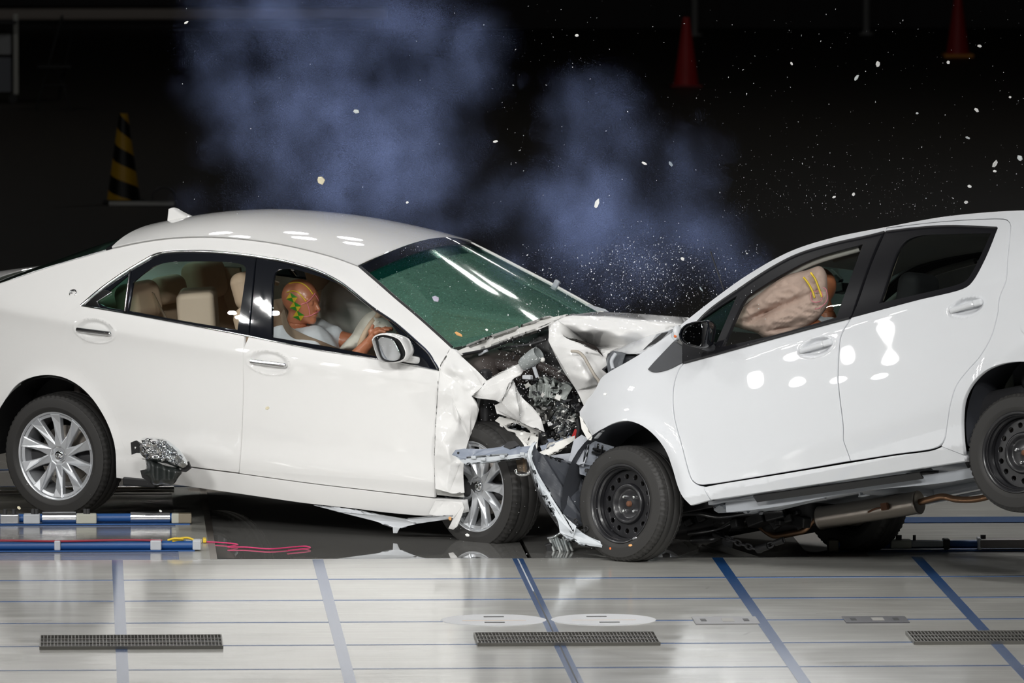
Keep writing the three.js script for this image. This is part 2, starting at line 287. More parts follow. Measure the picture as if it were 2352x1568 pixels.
struct('floor_track_right', slab(PX1 + 0.30, 34, -9.5, EDGE, -0.004), floorMat);
struct('floor_track_back', slab(PX0 - 0.19, PX1 + 0.30, -9.5, PZ - 0.2, -0.004), floorMat);
struct('floor_back', slab(-34, 34, -64, -9.5, -0.004), backMat);
// the observation pit under a thick glass cover
const pitMat = std([0.5, 0.5, 0.49], 0.8);
struct('floor_pit', merge([box(PX1 - PX0 + 0.4, 0.1, EDGE - PZ + 0.3, (PX0 + PX1) / 2, -1.6, (EDGE + PZ) / 2), box(0.1, 1.6, EDGE - PZ, PX0 - 0.05, -0.85, (EDGE + PZ) / 2), box(0.1, 1.6, EDGE - PZ, PX1 + 0.05, -0.85, (EDGE + PZ) / 2), box(PX1 - PX0, 1.6, 0.1, (PX0 + PX1) / 2, -0.85, PZ - 0.05)]), pitMat);
const pit = thing('pit_cover', 'large dark glass pit cover in a steel frame set in the floor between the cars', 'glass cover');
for (const [x0, x1] of [[PX0, 0.09], [0.11, PX1]]) part(pit, 'glass_pane', slab(x0, x1, PZ, EDGE - 0.035, -0.004, 0.02), phys([0.70, 0.69, 0.66], 0.015, 0, { transmission: 0.5, clearcoat: 1, clearcoatRoughness: 0.015, thickness: 0, ior: 1.55 }));
part(pit, 'frame_bar', box(PX1 - PX0 + 0.2, 0.05, 0.035, (PX0 + PX1) / 2, -0.026, EDGE - 0.0175, 0.004), M.satin);
part(pit, 'frame_bar', box(PX1 - PX0 + 0.2, 0.05, 0.2, (PX0 + PX1) / 2, -0.026, PZ - 0.1, 0.004), M.exhaust);
part(pit, 'frame_plate', slab(PX0 - 0.035, PX0, PZ - 0.2, EDGE, -0.001, 0.05), M.exhaust, 'dark steel edge plate');
part(pit, 'frame_plate', slab(PX0 - 0.19, PX0 - 0.035, PZ - 0.2, EDGE, -0.002, 0.05), phys([0.33, 0.33, 0.31], 0.5, 0, { map: floorTone, clearcoat: 0.6, clearcoatRoughness: 0.2 }), 'pale grey edge plate');
part(pit, 'frame_plate', slab(PX1, PX1 + 0.30, PZ - 0.2, EDGE, -0.002, 0.05), std([0.10, 0.085, 0.07], 0.55), 'brown edge plate');
for (const z of [-1.1, -2.3, -3.3]) part(pit, 'cross_beam', box(PX1 - PX0, 0.12, 0.08, (PX0 + PX1) / 2, -0.20, z, 0.01), M.dark);
// walls, ceiling, far roller shutter
const wallMat = std([0.05, 0.05, 0.055], 0.8);
struct('wall_back', box(68.6, 14.3, 0.3, 0, 6.85, -64), std([0.045, 0.042, 0.045], 0.7));
struct('wall_left', box(0.3, 14.3, 116.3, -34.15, 6.85, -6), wallMat);
struct('wall_right', box(0.3, 14.3, 116.3, 34.15, 6.85, -6), wallMat);
struct('wall_front', box(68.6, 14.3, 0.3, 0, 6.85, 52.15), wallMat);
struct('ceiling', box(68.6, 0.3, 116.3, 0, 14.15, -6), wallMat);
{ const sh = thing('roller_shutter', 'dark horizontal-slat roller shutter along the far wall', 'shutter');
  for (let i = 0; i < 14; i++) part(sh, 'slat', box(18, 0.17, 0.05, -8.6, 0.35 + i * 0.19, -63.8, 0.02), std([0.035, 0.032, 0.036], 0.6));
  part(sh, 'bottom_rail', box(16, 0.13, 0.10, -6.5, 0.18, -63.75, 0.02), std([0.75, 0.66, 0.60], 0.5), 'pale bottom rail'); }
// ---------------------------------------------------------------- floodlights
RectAreaLightUniformsLib.init();
const glow = new THREE.MeshStandardMaterial({ color: 0x111111, emissive: new THREE.Color(1, 0.985, 0.95), emissiveIntensity: 22, roughness: 0.4 });
const housingGeo = lathe([[0.06, -0.30], [0.14, -0.28], [0.22, -0.10], [0.275, 0.0], [0.29, 0.01], [0.29, 0.03], [0.27, 0.03]], 28), lensGeo = cyl(0.262, 0.262, 0.012, 32);
BANKS.forEach(([x, y, z, ax, ay, az, nc, nr, cd, cone, lr], i) => {
  const at = V3(x, y, z), aim = V3(ax, ay, az), b = thing('floodlight_bank', ['floodlight bank high at the front left of the hall', 'floodlight bank high at the front centre of the hall', 'floodlight bank high at the front right of the hall', 'overhead floodlight bank left of the saloon', 'rear floodlight bank behind the saloon', 'rear floodlight bank left of the impact point', 'rear floodlight bank behind the impact point', 'rear floodlight bank behind the hatchback', 'floodlight bank far out on the left of the hall', 'floodlight bank added to brighten the left front floor', 'floodlight bank added to brighten the right front floor', 'overhead floodlight bank added to brighten the floor behind the rear wheel of the saloon', 'overhead floodlight bank behind the tail of the hatchback', 'dim floodlight bank deep in the left of the hall', 'dim floodlight bank deep in the right of the hall', 'floodlight bank on a low gantry at the left of the hall'][i] ?? 'spare floodlight bank', 'floodlight', 'floodlight banks', at);
  const dir = aim.clone().sub(at).normalize(), q = new THREE.Quaternion().setFromRotationMatrix(new THREE.Matrix4().lookAt(at, aim, Math.abs(dir.y) > 0.95 ? V3(0, 0, -1) : V3(0, 1, 0)));
  b.quaternion.copy(q);
  part(b, 'frame', merge([box(nc * 2.8 * lr, 0.06, 0.06, 0, nr * 1.4 * lr, 0.34), box(nc * 2.8 * lr, 0.06, 0.06, 0, -nr * 1.4 * lr, 0.34), box(0.06, nr * 2.8 * lr, 0.06, -nc * 1.4 * lr, 0, 0.34), box(0.06, nr * 2.8 * lr, 0.06, nc * 1.4 * lr, 0, 0.34)]), M.dark);
  for (let c = 0; c < nc; c++) for (let r = 0; r < nr; r++) {
    const g = partGroup(b, 'lamp'); g.position.set((c - (nc - 1) / 2) * (nc === 2 || y < 6 ? (y < 6 ? 5.2 : 4) : 2.7) * lr, (r - (nr - 1) / 2) * (lr < 0.1 ? 8 : nc === 2 || y < 6 ? 4 : 2.7) * lr, 0); g.scale.setScalar(lr / 0.27);
    part(g, 'housing', housingGeo.clone().rotateX(-Math.PI / 2), M.satin);
    part(g, 'lens', lensGeo.clone().rotateX(Math.PI / 2), glow);
    const s = new THREE.SpotLight(new THREE.Color(1, 0.992, 0.97), cd, 0, cone * RAD, 0.55, 2); s.name = 'lamp_light'; s.shadow.radius = lr * 46; s.castShadow = true; s.position.set(0, 0, -0.05); s.target.position.set(0, 0, -10); g.add(s); g.add(s.target);
  }
});
// ---------------------------------------------------------------- wheels (axis along z, outer face towards +z)
const toZ = (g) => g.rotateX(Math.PI / 2);
function tyreGeo(R, r, w, seg = 180, slots = 60) {
  const h = R - r, hw = w / 2, prof = [];  // from the outer bead over the tread to the inner bead, [radius, z]
  const side = [[r - 0.006, hw * 0.78], [r + 0.004, hw * 0.86], [r + h * 0.22, hw * 0.985], [r + h * 0.30, hw * 1.0], [r + h * 0.32, hw * 1.012], [r + h * 0.36, hw * 1.012], [r + h * 0.38, hw * 1.003], [r + h * 0.58, hw * 1.0], [r + h * 0.76, hw * 0.965], [r + h * 0.80, hw * 0.962]];
  prof.push(...side, [R - 0.020, hw * 0.905, 1], [R - 0.009, hw * 0.84, 1], [R - 0.004, hw * 0.70, 1], [R - 0.003, hw * 0.56, 1]);
  for (const c of [0.50, 0.0, -0.50]) prof.push([R - 0.001, hw * (c + 0.045)], [R - 0.009, hw * (c + 0.03)], [R - 0.009, hw * (c - 0.03)], [R - 0.001, hw * (c - 0.045)], ...(c > -0.4 ? [[R, hw * (c - 0.25)]] : []));
  prof.push([R - 0.003, -hw * 0.56, 1], [R - 0.004, -hw * 0.70, 1], [R - 0.009, -hw * 0.84, 1], [R - 0.020, -hw * 0.905, 1], ...side.slice().reverse().map((p) => [p[0], -p[1]]));
  const n = prof.length, pos = [], idx = [], uv = [];
  for (let i = 0; i <= seg; i++) {
    const k = (i % seg) / seg * slots, groove = (k % 1) < 0.26 ? 1 : 0, a = i / seg * 2 * Math.PI;
    for (let j = 0; j < n; j++) { const p = prof[j], q = p[0] - (p[2] ? groove * 0.006 : 0); pos.push(Math.cos(a) * q, Math.sin(a) * q, p[1]); uv.push(i / seg, j / n); }
  }
  for (let i = 0; i < seg; i++) for (let j = 0; j < n - 1; j++) { const a = i * n + j, b = a + n; idx.push(a, b, a + 1, b, b + 1, a + 1); }
  const g = new THREE.BufferGeometry();
  g.setAttribute('position', new THREE.Float32BufferAttribute(pos, 3)); g.setAttribute('uv', new THREE.Float32BufferAttribute(uv, 2)); g.setIndex(idx); g.computeVertexNormals();
  return g;
}
const alloyTyre = tyreGeo(0.326, 0.226, 0.212, 192, 64), alloyBarrel = toZ(lathe([[0.205, 0.075], [0.226, 0.080], [0.234, 0.086], [0.236, 0.092], [0.231, 0.094], [0.224, 0.088], [0.214, 0.070], [0.206, 0.03], [0.200, -0.06], [0.226, -0.08], [0.232, -0.09]], 72));
const spokeGeo = (() => {
  const s = new THREE.Shape(); s.moveTo(-0.019, 0.05); s.lineTo(-0.0135, 0.115); s.lineTo(-0.017, 0.175); s.lineTo(-0.024, 0.216); s.lineTo(0.024, 0.216); s.lineTo(0.017, 0.175); s.lineTo(0.0135, 0.115); s.lineTo(0.019, 0.05); s.closePath();
  const g = new THREE.ExtrudeGeometry(s, { depth: 0.026, bevelEnabled: true, bevelThickness: 0.007, bevelSize: 0.006, bevelSegments: 2, steps: 1, curveSegments: 4 }), P = g.attributes.position;
  for (let i = 0; i < P.count; i++) { const y = P.getY(i), t = clamp((y - 0.05) / 0.17, 0, 1), ridge = P.getZ(i) > 0.01 ? 0.006 * Math.min(1, Math.abs(P.getX(i)) / 0.016) * Math.sin(t * Math.PI) : 0; P.setZ(i, P.getZ(i) + 0.034 + 0.022 * t * t - ridge); }
  g.computeVertexNormals(); return g;
})();
const alloyHub = toZ(lathe([[0, 0.052], [0.030, 0.052], [0.034, 0.060], [0.066, 0.060], [0.072, 0.052], [0.074, 0.02], [0, 0.02]], 40));
const alloyCap = toZ(lathe([[0, 0.068], [0.020, 0.067], [0.026, 0.063], [0.027, 0.055], [0, 0.055]], 24)), capRing = new THREE.TorusGeometry(0.013, 0.003, 6, 20).scale(1, 0.8, 1).translate(0, 0, 0.068);
const capBar = merge([box(0.022, 0.004, 0.004, 0, 0.003, 0.068), box(0.004, 0.016, 0.004, 0, -0.001, 0.068)]);
const nutWell = toZ(lathe([[0.016, 0.0605], [0.0125, 0.060], [0.0120, 0.045], [0, 0.045]], 16)), nutGeo = toZ(cyl(0.0085, 0.0085, 0.016, 6)).translate(0, 0, 0.050);
const discGeo = toZ(lathe([[0.03, -0.01], [0.15, -0.01], [0.15, -0.032], [0.03, -0.032], [0.03, -0.01]], 40));
function alloyWheel(car) {
  const w = partGroup(car, 'wheel', 'silver ten-spoke alloy wheel with black tyre');
  part(w, 'tyre', alloyTyre, M.rubber); part(w, 'rim', merge([alloyBarrel, alloyHub]), M.alloy);
  for (let i = 0; i < 10; i++) part(w, 'spoke', spokeGeo, M.alloy).rotation.z = i * Math.PI / 5 + 0.02;
  for (let i = 0; i < 5; i++) { const a = i * 2 * Math.PI / 5 + 0.35, n = part(w, 'wheel_nut', merge([nutWell, nutGeo]), M.steel); n.position.set(Math.cos(a) * 0.053, Math.sin(a) * 0.053, 0); }
  part(w, 'centre_cap', merge([alloyCap, capRing, capBar]), M.chrome);
  part(w, 'brake_disc', discGeo, M.exhaust);
  return w;
}
const steelTyre = tyreGeo(0.291, 0.186, 0.178, 192, 72);
const steelRim = toZ(lathe([[0.170, 0.045], [0.181, 0.060], [0.188, 0.070], [0.197, 0.078], [0.199, 0.084], [0.195, 0.087], [0.186, 0.081], [0.178, 0.062], [0.172, 0.02], [0.166, -0.05], [0.188, -0.072], [0.194, -0.08]], 72));
const steelDisc = (() => {  // the pressed disc with its ring of round holes
  const s = new THREE.Shape(); s.absarc(0, 0, 0.168, 0, 2 * Math.PI); const c = new THREE.Path(); c.absarc(0, 0, 0.098, 0, 2 * Math.PI, true); s.holes.push(c);
  for (let i = 0; i < 15; i++) { const a = (i + 0.4) / 15 * 2 * Math.PI, h = new THREE.Path(); h.absellipse(Math.cos(a) * 0.137, Math.sin(a) * 0.137, 0.0145, 0.0145, 0, 2 * Math.PI, true); s.holes.push(h); }
  return new THREE.ExtrudeGeometry(s, { depth: 0.006, bevelEnabled: true, bevelThickness: 0.003, bevelSize: 0.002, bevelSegments: 2, curveSegments: 40 }).translate(0, 0, 0.008);
})();
const steelBowl = toZ(lathe([[0, 0.012], [0.024, 0.012], [0.028, 0.008], [0.066, 0.008], [0.074, 0.016], [0.082, 0.034], [0.091, 0.040], [0.100, 0.034], [0.104, 0.018], [0.104, 0.006]], 64));
const steelCap = toZ(lathe([[0, 0.030], [0.010, 0.028], [0.014, 0.024], [0.016, 0.010]], 20));
function steelWheel(car) {
  const w = partGroup(car, 'wheel', 'black pressed-steel wheel with black tyre');
  part(w, 'tyre', steelTyre, M.rubber); part(w, 'rim', steelRim, M.steelWheel); part(w, 'wheel_disc', merge([steelDisc, steelBowl]), M.steelWheel);
  for (let i = 0; i < 4; i++) { const a = i * Math.PI / 2 + 0.5; part(w, 'wheel_nut', toZ(lathe([[0, 0.028], [0.007, 0.027], [0.0095, 0.022], [0.0115, 0.008]], 6)), M.chrome).position.set(Math.cos(a) * 0.049, Math.sin(a) * 0.049, 0); }
  part(w, 'hub_cap', steelCap, M.rust);
  part(w, 'balance_weight', box(0.028, 0.010, 0.007, 0.05, -0.192, 0.084, 0.003), M.satin);
  part(w, 'paint_mark', toZ(cyl(0.0065, 0.0065, 0.002, 14)).translate(-0.115, -0.20, 0.0885), M.orange);
  part(w, 'brake_disc', discGeo, M.exhaust);
  return w;
}
// ---------------------------------------------------------------- the sedan (its right side faces the camera)
const beltS = (x) => 1.122 - 0.0775 * x;
const softp = (t, k) => t > 8 * k ? t : k * Math.log1p(Math.exp(t / k));
function WS(x, y) {
  const t = y - beltS(x), up = softp(t + 0.02, 0.025);
  let z = 0.905 - (x - 1.3) * (x - 1.3) / 22 - 0.74 * up - 0.20 * up * up;
  z += 0.010 * Math.exp(-(((y - 0.62) / 0.22) ** 2));
  const low = Math.max(0, 0.34 - y); z -= 0.9 * low * low + 0.10 * low;
  const cr = y - (1.046 - 0.083 * x); z += 0.016 * Math.exp(-Math.sqrt(cr * cr + 0.0003) / 0.055) * (t < 0.2 ? 1 : 0.6);   // the shoulder crease
  const lo = y - (0.415 - 0.03 * x); z += 0.008 * sstep(lo, -0.07, 0.02) * (1 - sstep(lo, 0.02, 0.14));       // the crease above the sill
  for (const cx of [0.0, 2.80]) { const r = Math.hypot(x - cx, y - 0.33); z += 0.014 * Math.exp(-(((r - 0.40) / 0.05) ** 2)); }
  const e = Math.max(0, -0.1 - x); z -= 0.05 * e * e;
  return z;
}
const S = new Frame(V3(0, 0, 0), -33.5 * RAD, -1 * RAD, 3 * RAD, WS);
{ const h = atHeight(134.5, 1045.5, 0.325), l = V3(0, 0.325, 0.80).applyMatrix4(S.m); S.m.setPosition(h.sub(l)); S.inv = S.m.clone().invert(); }
const sedan = S.place(thing('sedan', 'pearl white saloon car with crushed front end and a driver dummy inside', 'car'));
const shutRear = [[325, 1053, 1], [306, 1050], [290, 1039], [281, 1017], [271, 979], [252, 934], [223, 896], [191, 861], [166, 829], [156, 807], [147, 769], [145, 733], [153, 720], [185, 702, 1]];
const chromeTop = [[185, 702, 1], [230, 662], [281, 626], [332, 595], [357, 582], [383, 576], [459, 574], [530, 579], [600, 588], [652, 597], [729, 619], [780, 645], [805, 663], [856, 704], [907, 739], [958, 783], [984, 808], [1009, 849, 1]];
const shieldEdge = [[1035, 799, 1], [1009, 775], [958, 729], [907, 686], [858, 643], [831, 619], [823, 613, 1]];
const railS = [[823, 613, 1], [780, 597], [729, 582], [660, 566], [600, 556], [520, 548], [459, 546], [383, 550], [320, 559], [259, 572, 1]];
const cEdge = [[259, 572, 1], [204, 589], [168, 599], [120, 613], [51, 636], [0, 653], [-60, 672, 1]];
const bodySide = panel(S, [...shutRear, ...chromeTop.slice(1), ...shieldEdge, ...railS.slice(1), ...cEdge.slice(1), [-150, 687], [-262, 702, 1], [-272, 760], [-270, 900], [-255, 1010, 1], [-120, 1040], [-10, 1052, 1], [-8, 1000], [0, 942], [19, 905], [41, 880], [73, 865], [108, 860], [143, 865], [179, 883], [210, 912], [236, 950], [255, 991], [265, 1030], [268, 1096, 1], [300, 1100], [325, 1101, 1]], { gap: -0.0012, size: 0.020, depth: 0.03 });
const both = (name, g, mat, label) => { const a = part(sedan, name, g, mat, label); const b = part(sedan, name, flipZ(g), mat); return [a, b]; };
both('side_panel', bodySide, M.pearl);
// handle recesses are dents of the door skin
const dentAt = (list) => (x, y) => { let d = 0; for (const [cx, cy, a, b, s] of list) { const u = x - cx, w = y - cy - s * u, r = Math.hypot(u / a, w / b); if (r < 1) d -= 0.016 * (1 - sstep(r, 0.62, 1)) * 1; else d += 0.0022 * Math.exp(-(((r - 1.06) / 0.08) ** 2)); } return d; };
const hR = S.side(217, 759), hF = S.side(617, 832);
const rearDoor = panel(S, [...shutRear.map((p) => p.slice()), [281, 719], [408, 743], [561, 771, 1], [559, 800], [558, 896], [553, 1023], [548, 1086, 1], [440, 1072]], { gap: 0.0026, size: 0.014, dent: dentAt([[hR.x, hR.y, 0.128, 0.060, -0.045]]) });
const frontDoor = panel(S, [[571, 773, 1], [729, 805], [861, 825], [1008, 852, 1], [1006, 900], [1001, 985], [998, 1060], [998, 1143, 1], [850, 1126], [700, 1108], [549, 1087, 1], [554, 1023], [559, 896], [560, 800]], { gap: 0.0026, size: 0.014, dent: dentAt([[hF.x, hF.y, 0.128, 0.060, -0.045]]) });
const [rdN, rdF] = both('rear_door', rearDoor, M.pearl), [fdN, fdF] = both('front_door', frontDoor, M.pearl);
const handleGeo = (() => { const g = new THREE.CapsuleGeometry(0.0125, 0.20, 6, 16).rotateZ(Math.PI / 2), P = g.attributes.position; for (let i = 0; i < P.count; i++) { const x = P.getX(i); P.setY(i, P.getY(i) * 0.95); P.setZ(i, P.getZ(i) * 0.9 + 0.016 * (1 - (x / 0.115) ** 2)); } g.computeVertexNormals(); return g; })();
for (const [n, f, h] of [[rdN, rdF, hR], [fdN, fdF, hF]]) for (const [d, s] of [[n, 1], [f, -1]]) { const m = part(d, 'door_handle', s > 0 ? handleGeo : flipZ(handleGeo), M.chrome, 'chrome pull handle'); m.position.set(h.x, h.y - 0.004, s * (WS(h.x, h.y) + 0.004)); m.rotation.z = -0.05; }
both('sill', panel(S, [[325, 1055, 1], [440, 1075], [548, 1089], [700, 1110], [850, 1128], [1000, 1146, 1], [1060, 1150, 1], [1064, 1178, 1], [985, 1184], [900, 1178], [800, 1166], [700, 1155], [560, 1135], [420, 1115], [325, 1101, 1]], { gap: 0.001, size: 0.04, depth: 0.06 }), M.pearl);
// window frames, glass and chrome
const rearFrame = [[190, 701, 1], [232, 664], [283, 628], [334, 597], [360, 584], [385, 578], [459, 577], [530, 582], [586, 589, 1], [569, 772, 1], [408, 742], [281, 718]];
const quarterHole = [[219, 694, 1], [296, 630, 1], [285, 714, 1], [240, 705]], rearHole = [[293, 715, 1], [304, 649, 1], [332, 626], [367, 606], [434, 600], [548, 605], [564, 613], [564, 629], [545, 759, 1], [410, 737]];
const frontFrame = [[590, 590, 1], [652, 599], [729, 621], [780, 647], [805, 665], [856, 706], [907, 741], [958, 785], [984, 810], [1007, 849, 1], [861, 823], [729, 804], [573, 774, 1]];
const frontHole = [[623, 776, 1], [626, 650], [634, 623], [665, 617], [708, 627], [780, 653], [831, 681], [869, 714], [905, 752], [930, 785, 1], [930, 834, 1], [864, 820], [780, 803]];
for (const [n, f, frame, holes] of [[rdN, rdF, rearFrame, [quarterHole, rearHole]], [fdN, fdF, frontFrame, [frontHole]]]) {
  const g = panel(S, frame, { holes, off: -0.004, depth: 0.02, size: 0.06 });
  part(n, 'window_frame', g, M.gloss); part(f, 'window_frame', flipZ(g), M.gloss);
  for (const h of holes) { const k = panel(S, h, { gap: -0.006, off: -0.014, depth: 0, size: 0.07 }), gl = h === quarterHole ? M.greenGlass : M.glass; part(n, 'window_glass', k, gl); part(f, 'window_glass', flipZ(k), gl); }
}
const lineS = (pts, off, r, step = 14) => tube(outline(pts, false, step).map(([u, v]) => S.side(u, v, off)), r, pts.length * 10, 6);
both('chrome_trim', lineS([[186, 702], ...chromeTop.slice(1, -1).map((p) => [p[0], p[1] + 3]), [1007, 848]], 0.001, 0.0085), M.chrome, 'bright chrome strip over the side windows');
both('chrome_trim', lineS([[188, 702], [281, 718], [408, 741], [561, 770], [729, 803], [861, 823], [1006, 850]], 0.001, 0.005), M.chrome, 'thin chrome strip under the side windows');
both('chrome_trim', lineS([[299, 622], [293, 670], [287, 716]], 0.0, 0.008), M.chrome, 'chrome divider of the quarter window');
{ const t = panel(S, [[190, 700, 1], [232, 665, 1], [256, 670, 1], [222, 692, 1], [228, 704, 1]], { off: 0.0, size: 0.05, depth: 0.01 }); both('chrome_trim', t, M.chrome); }
// roof, windscreen, rear window, boot lid
const railP = outline(railS, false, 12).map(([u, v]) => S.side(u, v)), railAt = (s) => { const k = s * (railP.length - 1), i = Math.min(Math.floor(k), railP.length - 2); return railP[i].clone().lerp(railP[i + 1], k - i); };
const crownS = (s) => 0.064;
const roofAt = (s, t, lift = 0) => { const p = railAt(s), a = Math.abs(t); return V3(p.x + 0.10 * (1 - t * t) * (0.5 - s) * 1.4, p.y + (crownS(s)) * (1 - Math.pow(a, 2.3)) + lift, p.z * t); };   // s from the windscreen backwards
part(sedan, 'roof', surface((u, v) => roofAt(u, 1.006 * (1 - 2 * v), 0.003), 48, 60, 0.012), M.pearl);
part(sedan, 'headliner', surface((u, v) => roofAt(0.02 + 0.96 * u, 0.97 - 1.94 * v, -0.03), 24, 20), M.headliner);
const baseP = outline([[1035, 799], [1040, 804]], false, 3).map(([u, v]) => S.side(u, v))[0], shieldEdgeP = outline(shieldEdge.slice().reverse(), false, 10).map(([u, v]) => S.side(u, v));
const edgeAt = (e, s) => { const k = s * (e.length - 1), i = Math.min(Math.floor(k), e.length - 2); return e[i].clone().lerp(e[i + 1], k - i); };
const shieldAt = (s, t, off = 0) => { const p = edgeAt(shieldEdgeP, s), b = 1 - t * t; return V3(p.x + b * (0.07 + 0.13 * s) + off, p.y + b * (0.085 * (1 - s) + 0.035 * s) + off, p.z * t); };
part(sedan, 'windscreen', surface((u, v) => shieldAt(u, 1 - 2 * v, 0.001), 30, 40), M.shield, 'green-tinted windscreen dusted with broken glass');
part(sedan, 'windscreen_band', surface((u, v) => shieldAt(0.004 + 0.085 * u, 0.985 - 1.97 * v, 0.003), 3, 40), M.gloss);
part(sedan, 'windscreen_band', surface((u, v) => shieldAt(0.09 + 0.09 * u, 0.97 - 1.94 * v, -0.003), 3, 30), phys([0.05, 0.30, 0.29], 0.1, 0, { transmission: 0.9, thickness: 0 }));
part(sedan, 'dust_film', surface((u, v) => shieldAt(0.01 + 0.985 * u, 0.99 - 1.98 * v, -0.005), 30, 40), std([0.50, 0.60, 0.56], 0.8, 0, { transparent: true, opacity: 1, alphaMap: tex(512, 512, (u, v) => { const k = clamp(0.38 + 0.30 * noise3(u * 90, v * 90, 2.5) * noise3(u * 41, v * 41, 7.5) + (noise3(u * 150, v * 150, 4.4) > 0.52 ? 0.35 : 0), 0.2, 0.9); return [k, k, k]; }) }), 'thin film of airbag powder on the windscreen');
part(sedan, 'sensor_pod', surface((u, v) => shieldAt(0.03 + 0.13 * u, 0.16 - 0.40 * v, -0.02), 4, 4, 0.03), M.black);
for (const s of [1, -1]) part(sedan, 'windscreen_trim', tube([0, 0.2, 0.4, 0.6, 0.8, 1].map((k) => shieldAt(k, 0.995 * s, 0.004)), 0.007, 30, 6), s > 0 ? M.black : M.bareWhite);
const cP = outline(cEdge, false, 10).map(([u, v]) => S.side(u, v));
const rearAt = (s, t, off = 0) => { const p = edgeAt(cP, s), b = 1 - t * t; return V3(p.x - b * (0.07 + 0.05 * s), p.y + b * (crownS(1) * (1 - s) * (1 - 0.0) + 0.03 * s) + off, p.z * t); };
part(sedan, 'rear_window', surface((u, v) => rearAt(0.06 + 0.92 * u, 0.93 - 1.86 * v, -0.002), 24, 30), M.greenGlass);
part(sedan, 'rear_window_frame', merge([surface((u, v) => rearAt(0.0 + 0.08 * u, 1 - 2 * v, 0.001), 2, 30), surface((u, v) => rearAt(u, 1 - 0.08 * v, 0.0), 20, 2), surface((u, v) => rearAt(u, -1 + 0.08 * v, 0.0), 20, 2)]), M.gloss);
part(sedan, 'rear_window_trim', tube([0.05, 0.25, 0.5, 0.75, 1].map((k) => rearAt(k, 0.985, 0.005)), 0.006, 24, 6), M.chrome);
const boot0 = S.side(-60, 672), boot1 = S.side(-262, 702);
part(sedan, 'boot_lid', surface((u, v) => { const t = 1 - 2 * v, p = boot0.clone().lerp(boot1, u), b = 1 - t * t; return V3(p.x - b * (0.12 - 0.04 * u), p.y + 0.035 * b + 0.012 * Math.sin(u * 3.1), p.z * t); }, 16, 30, 0.01), M.pearl);
part(sedan, 'rear_bumper', surface((u, v) => { const t = 1 - 2 * v, y = lerp(boot1.y, 0.33, u), b = 1 - t * t; return V3(boot1.x - b * (0.16 + 0.10 * Math.sin(u * 2.4)), y + 0.03 * b * (1 - u), WS(boot1.x, y) * t); }, 14, 30, 0.01), M.pearl);
{ const f = S.plane(418, 512, 0.0), fin = new THREE.Shape(); fin.moveTo(-0.075, 0); fin.lineTo(-0.068, 0.062); fin.quadraticCurveTo(-0.05, 0.072, -0.02, 0.05); fin.quadraticCurveTo(0.03, 0.018, 0.09, 0.0); fin.closePath();
  const g = new THREE.ExtrudeGeometry(fin, { depth: 0.012, bevelEnabled: true, bevelThickness: 0.012, bevelSize: 0.006, bevelSegments: 3 }).translate(0, 0, -0.006), P = g.attributes.position;
  for (let i = 0; i < P.count; i++) P.setZ(i, P.getZ(i) * (1 + 0.9 * (1 - clamp(P.getY(i) / 0.07, 0, 1)))); g.computeVertexNormals();
  let best = 1e9, sx = 0.8; for (let s = 0.5; s < 1; s += 0.005) { const q = S.px(roofAt(s, 0)); if (Math.abs(q[0] - 420) < best) { best = Math.abs(q[0] - 420); sx = s; } }
  const q = roofAt(sx, 0), m = part(sedan, 'roof_aerial', g, M.pearl, 'white shark-fin aerial'); m.position.copy(q); m.rotation.z = 0.10; }
// emblem on the rear pillar
{ const e = S.side(168, 673), g = merge([new THREE.TorusGeometry(0.018, 0.003, 6, 20, 4.4).rotateZ(-0.6), box(0.022, 0.004, 0.004, -0.006, 0.012, 0), box(0.014, 0.004, 0.004, -0.008, 0, 0)]); const m = part(sedan, 'pillar_emblem', g, M.chrome); m.position.set(e.x, e.y, e.z + 0.003); m.rotation.x = -0.45; m.scale.setScalar(1.1); }
// mirror, folded forward so that its glass faces outwards
{ const mir = partGroup(sedan, 'door_mirror', 'white door mirror knocked round so that its glass faces out'), c = S.plane(897, 797, 0.96);
  const prof = [[856, 780], [862, 771], [880, 766], [905, 770], [921, 778], [932, 795], [937, 812], [932, 825], [915, 832], [892, 833], [874, 828], [864, 808]], inner = [[866, 782], [872, 776], [884, 775], [903, 779], [912, 792], [921, 815], [916, 824], [896, 828], [877, 823], [870, 806]];
  const L = (q, z) => outline(q, true, 4).map(([u, v]) => S.plane(u, v, z));
  const A = L(prof, 0.975), n = A.length, cc = A.reduce((s, p) => s.add(p), V3()).divideScalar(n);
  const rings = [[0.93, 0.988], [1.0, 0.985], [1.03, 0.965], [1.0, 0.93], [0.86, 0.89], [0.55, 0.865], [0.05, 0.855]];
  part(mir, 'mirror_housing', surface((u, v) => { const r = rings[Math.round(v * 6)], p = A[Math.round(u * n) % n]; return V3(cc.x + (p.x - cc.x) * r[0], cc.y + (p.y - cc.y) * r[0], r[1]); }, n, 6), M.pearl);
  const gl = L(inner, 0.983).map((p) => new THREE.Vector2(p.x, p.y));
  part(mir, 'mirror_glass', panelLocal(gl, [], (x, y) => 0.984 + 0.22 * (x - cc.x) + 0.15 * (y - cc.y), { depth: 0.006, size: 0.05 }), M.mirror);
  const fr2 = new THREE.Shape(L(prof, 0.98).map((p) => new THREE.Vector2(cc.x + (p.x - cc.x) * 0.94, cc.y + (p.y - cc.y) * 0.94)));
  part(mir, 'mirror_inner', new THREE.ShapeGeometry(fr2).translate(0, 0, 0.965), M.black);
  part(mir, 'turn_lamp', box(0.035, 0.022, 0.03, 0, 0, 0, 0.008).translate(...S.plane(932, 818, 0.95).toArray()), M.lens);
  part(mir, 'mirror_arm', rod(S.plane(928, 822, 0.90), S.side(960, 828, -0.01), 0.02), M.pearl); }
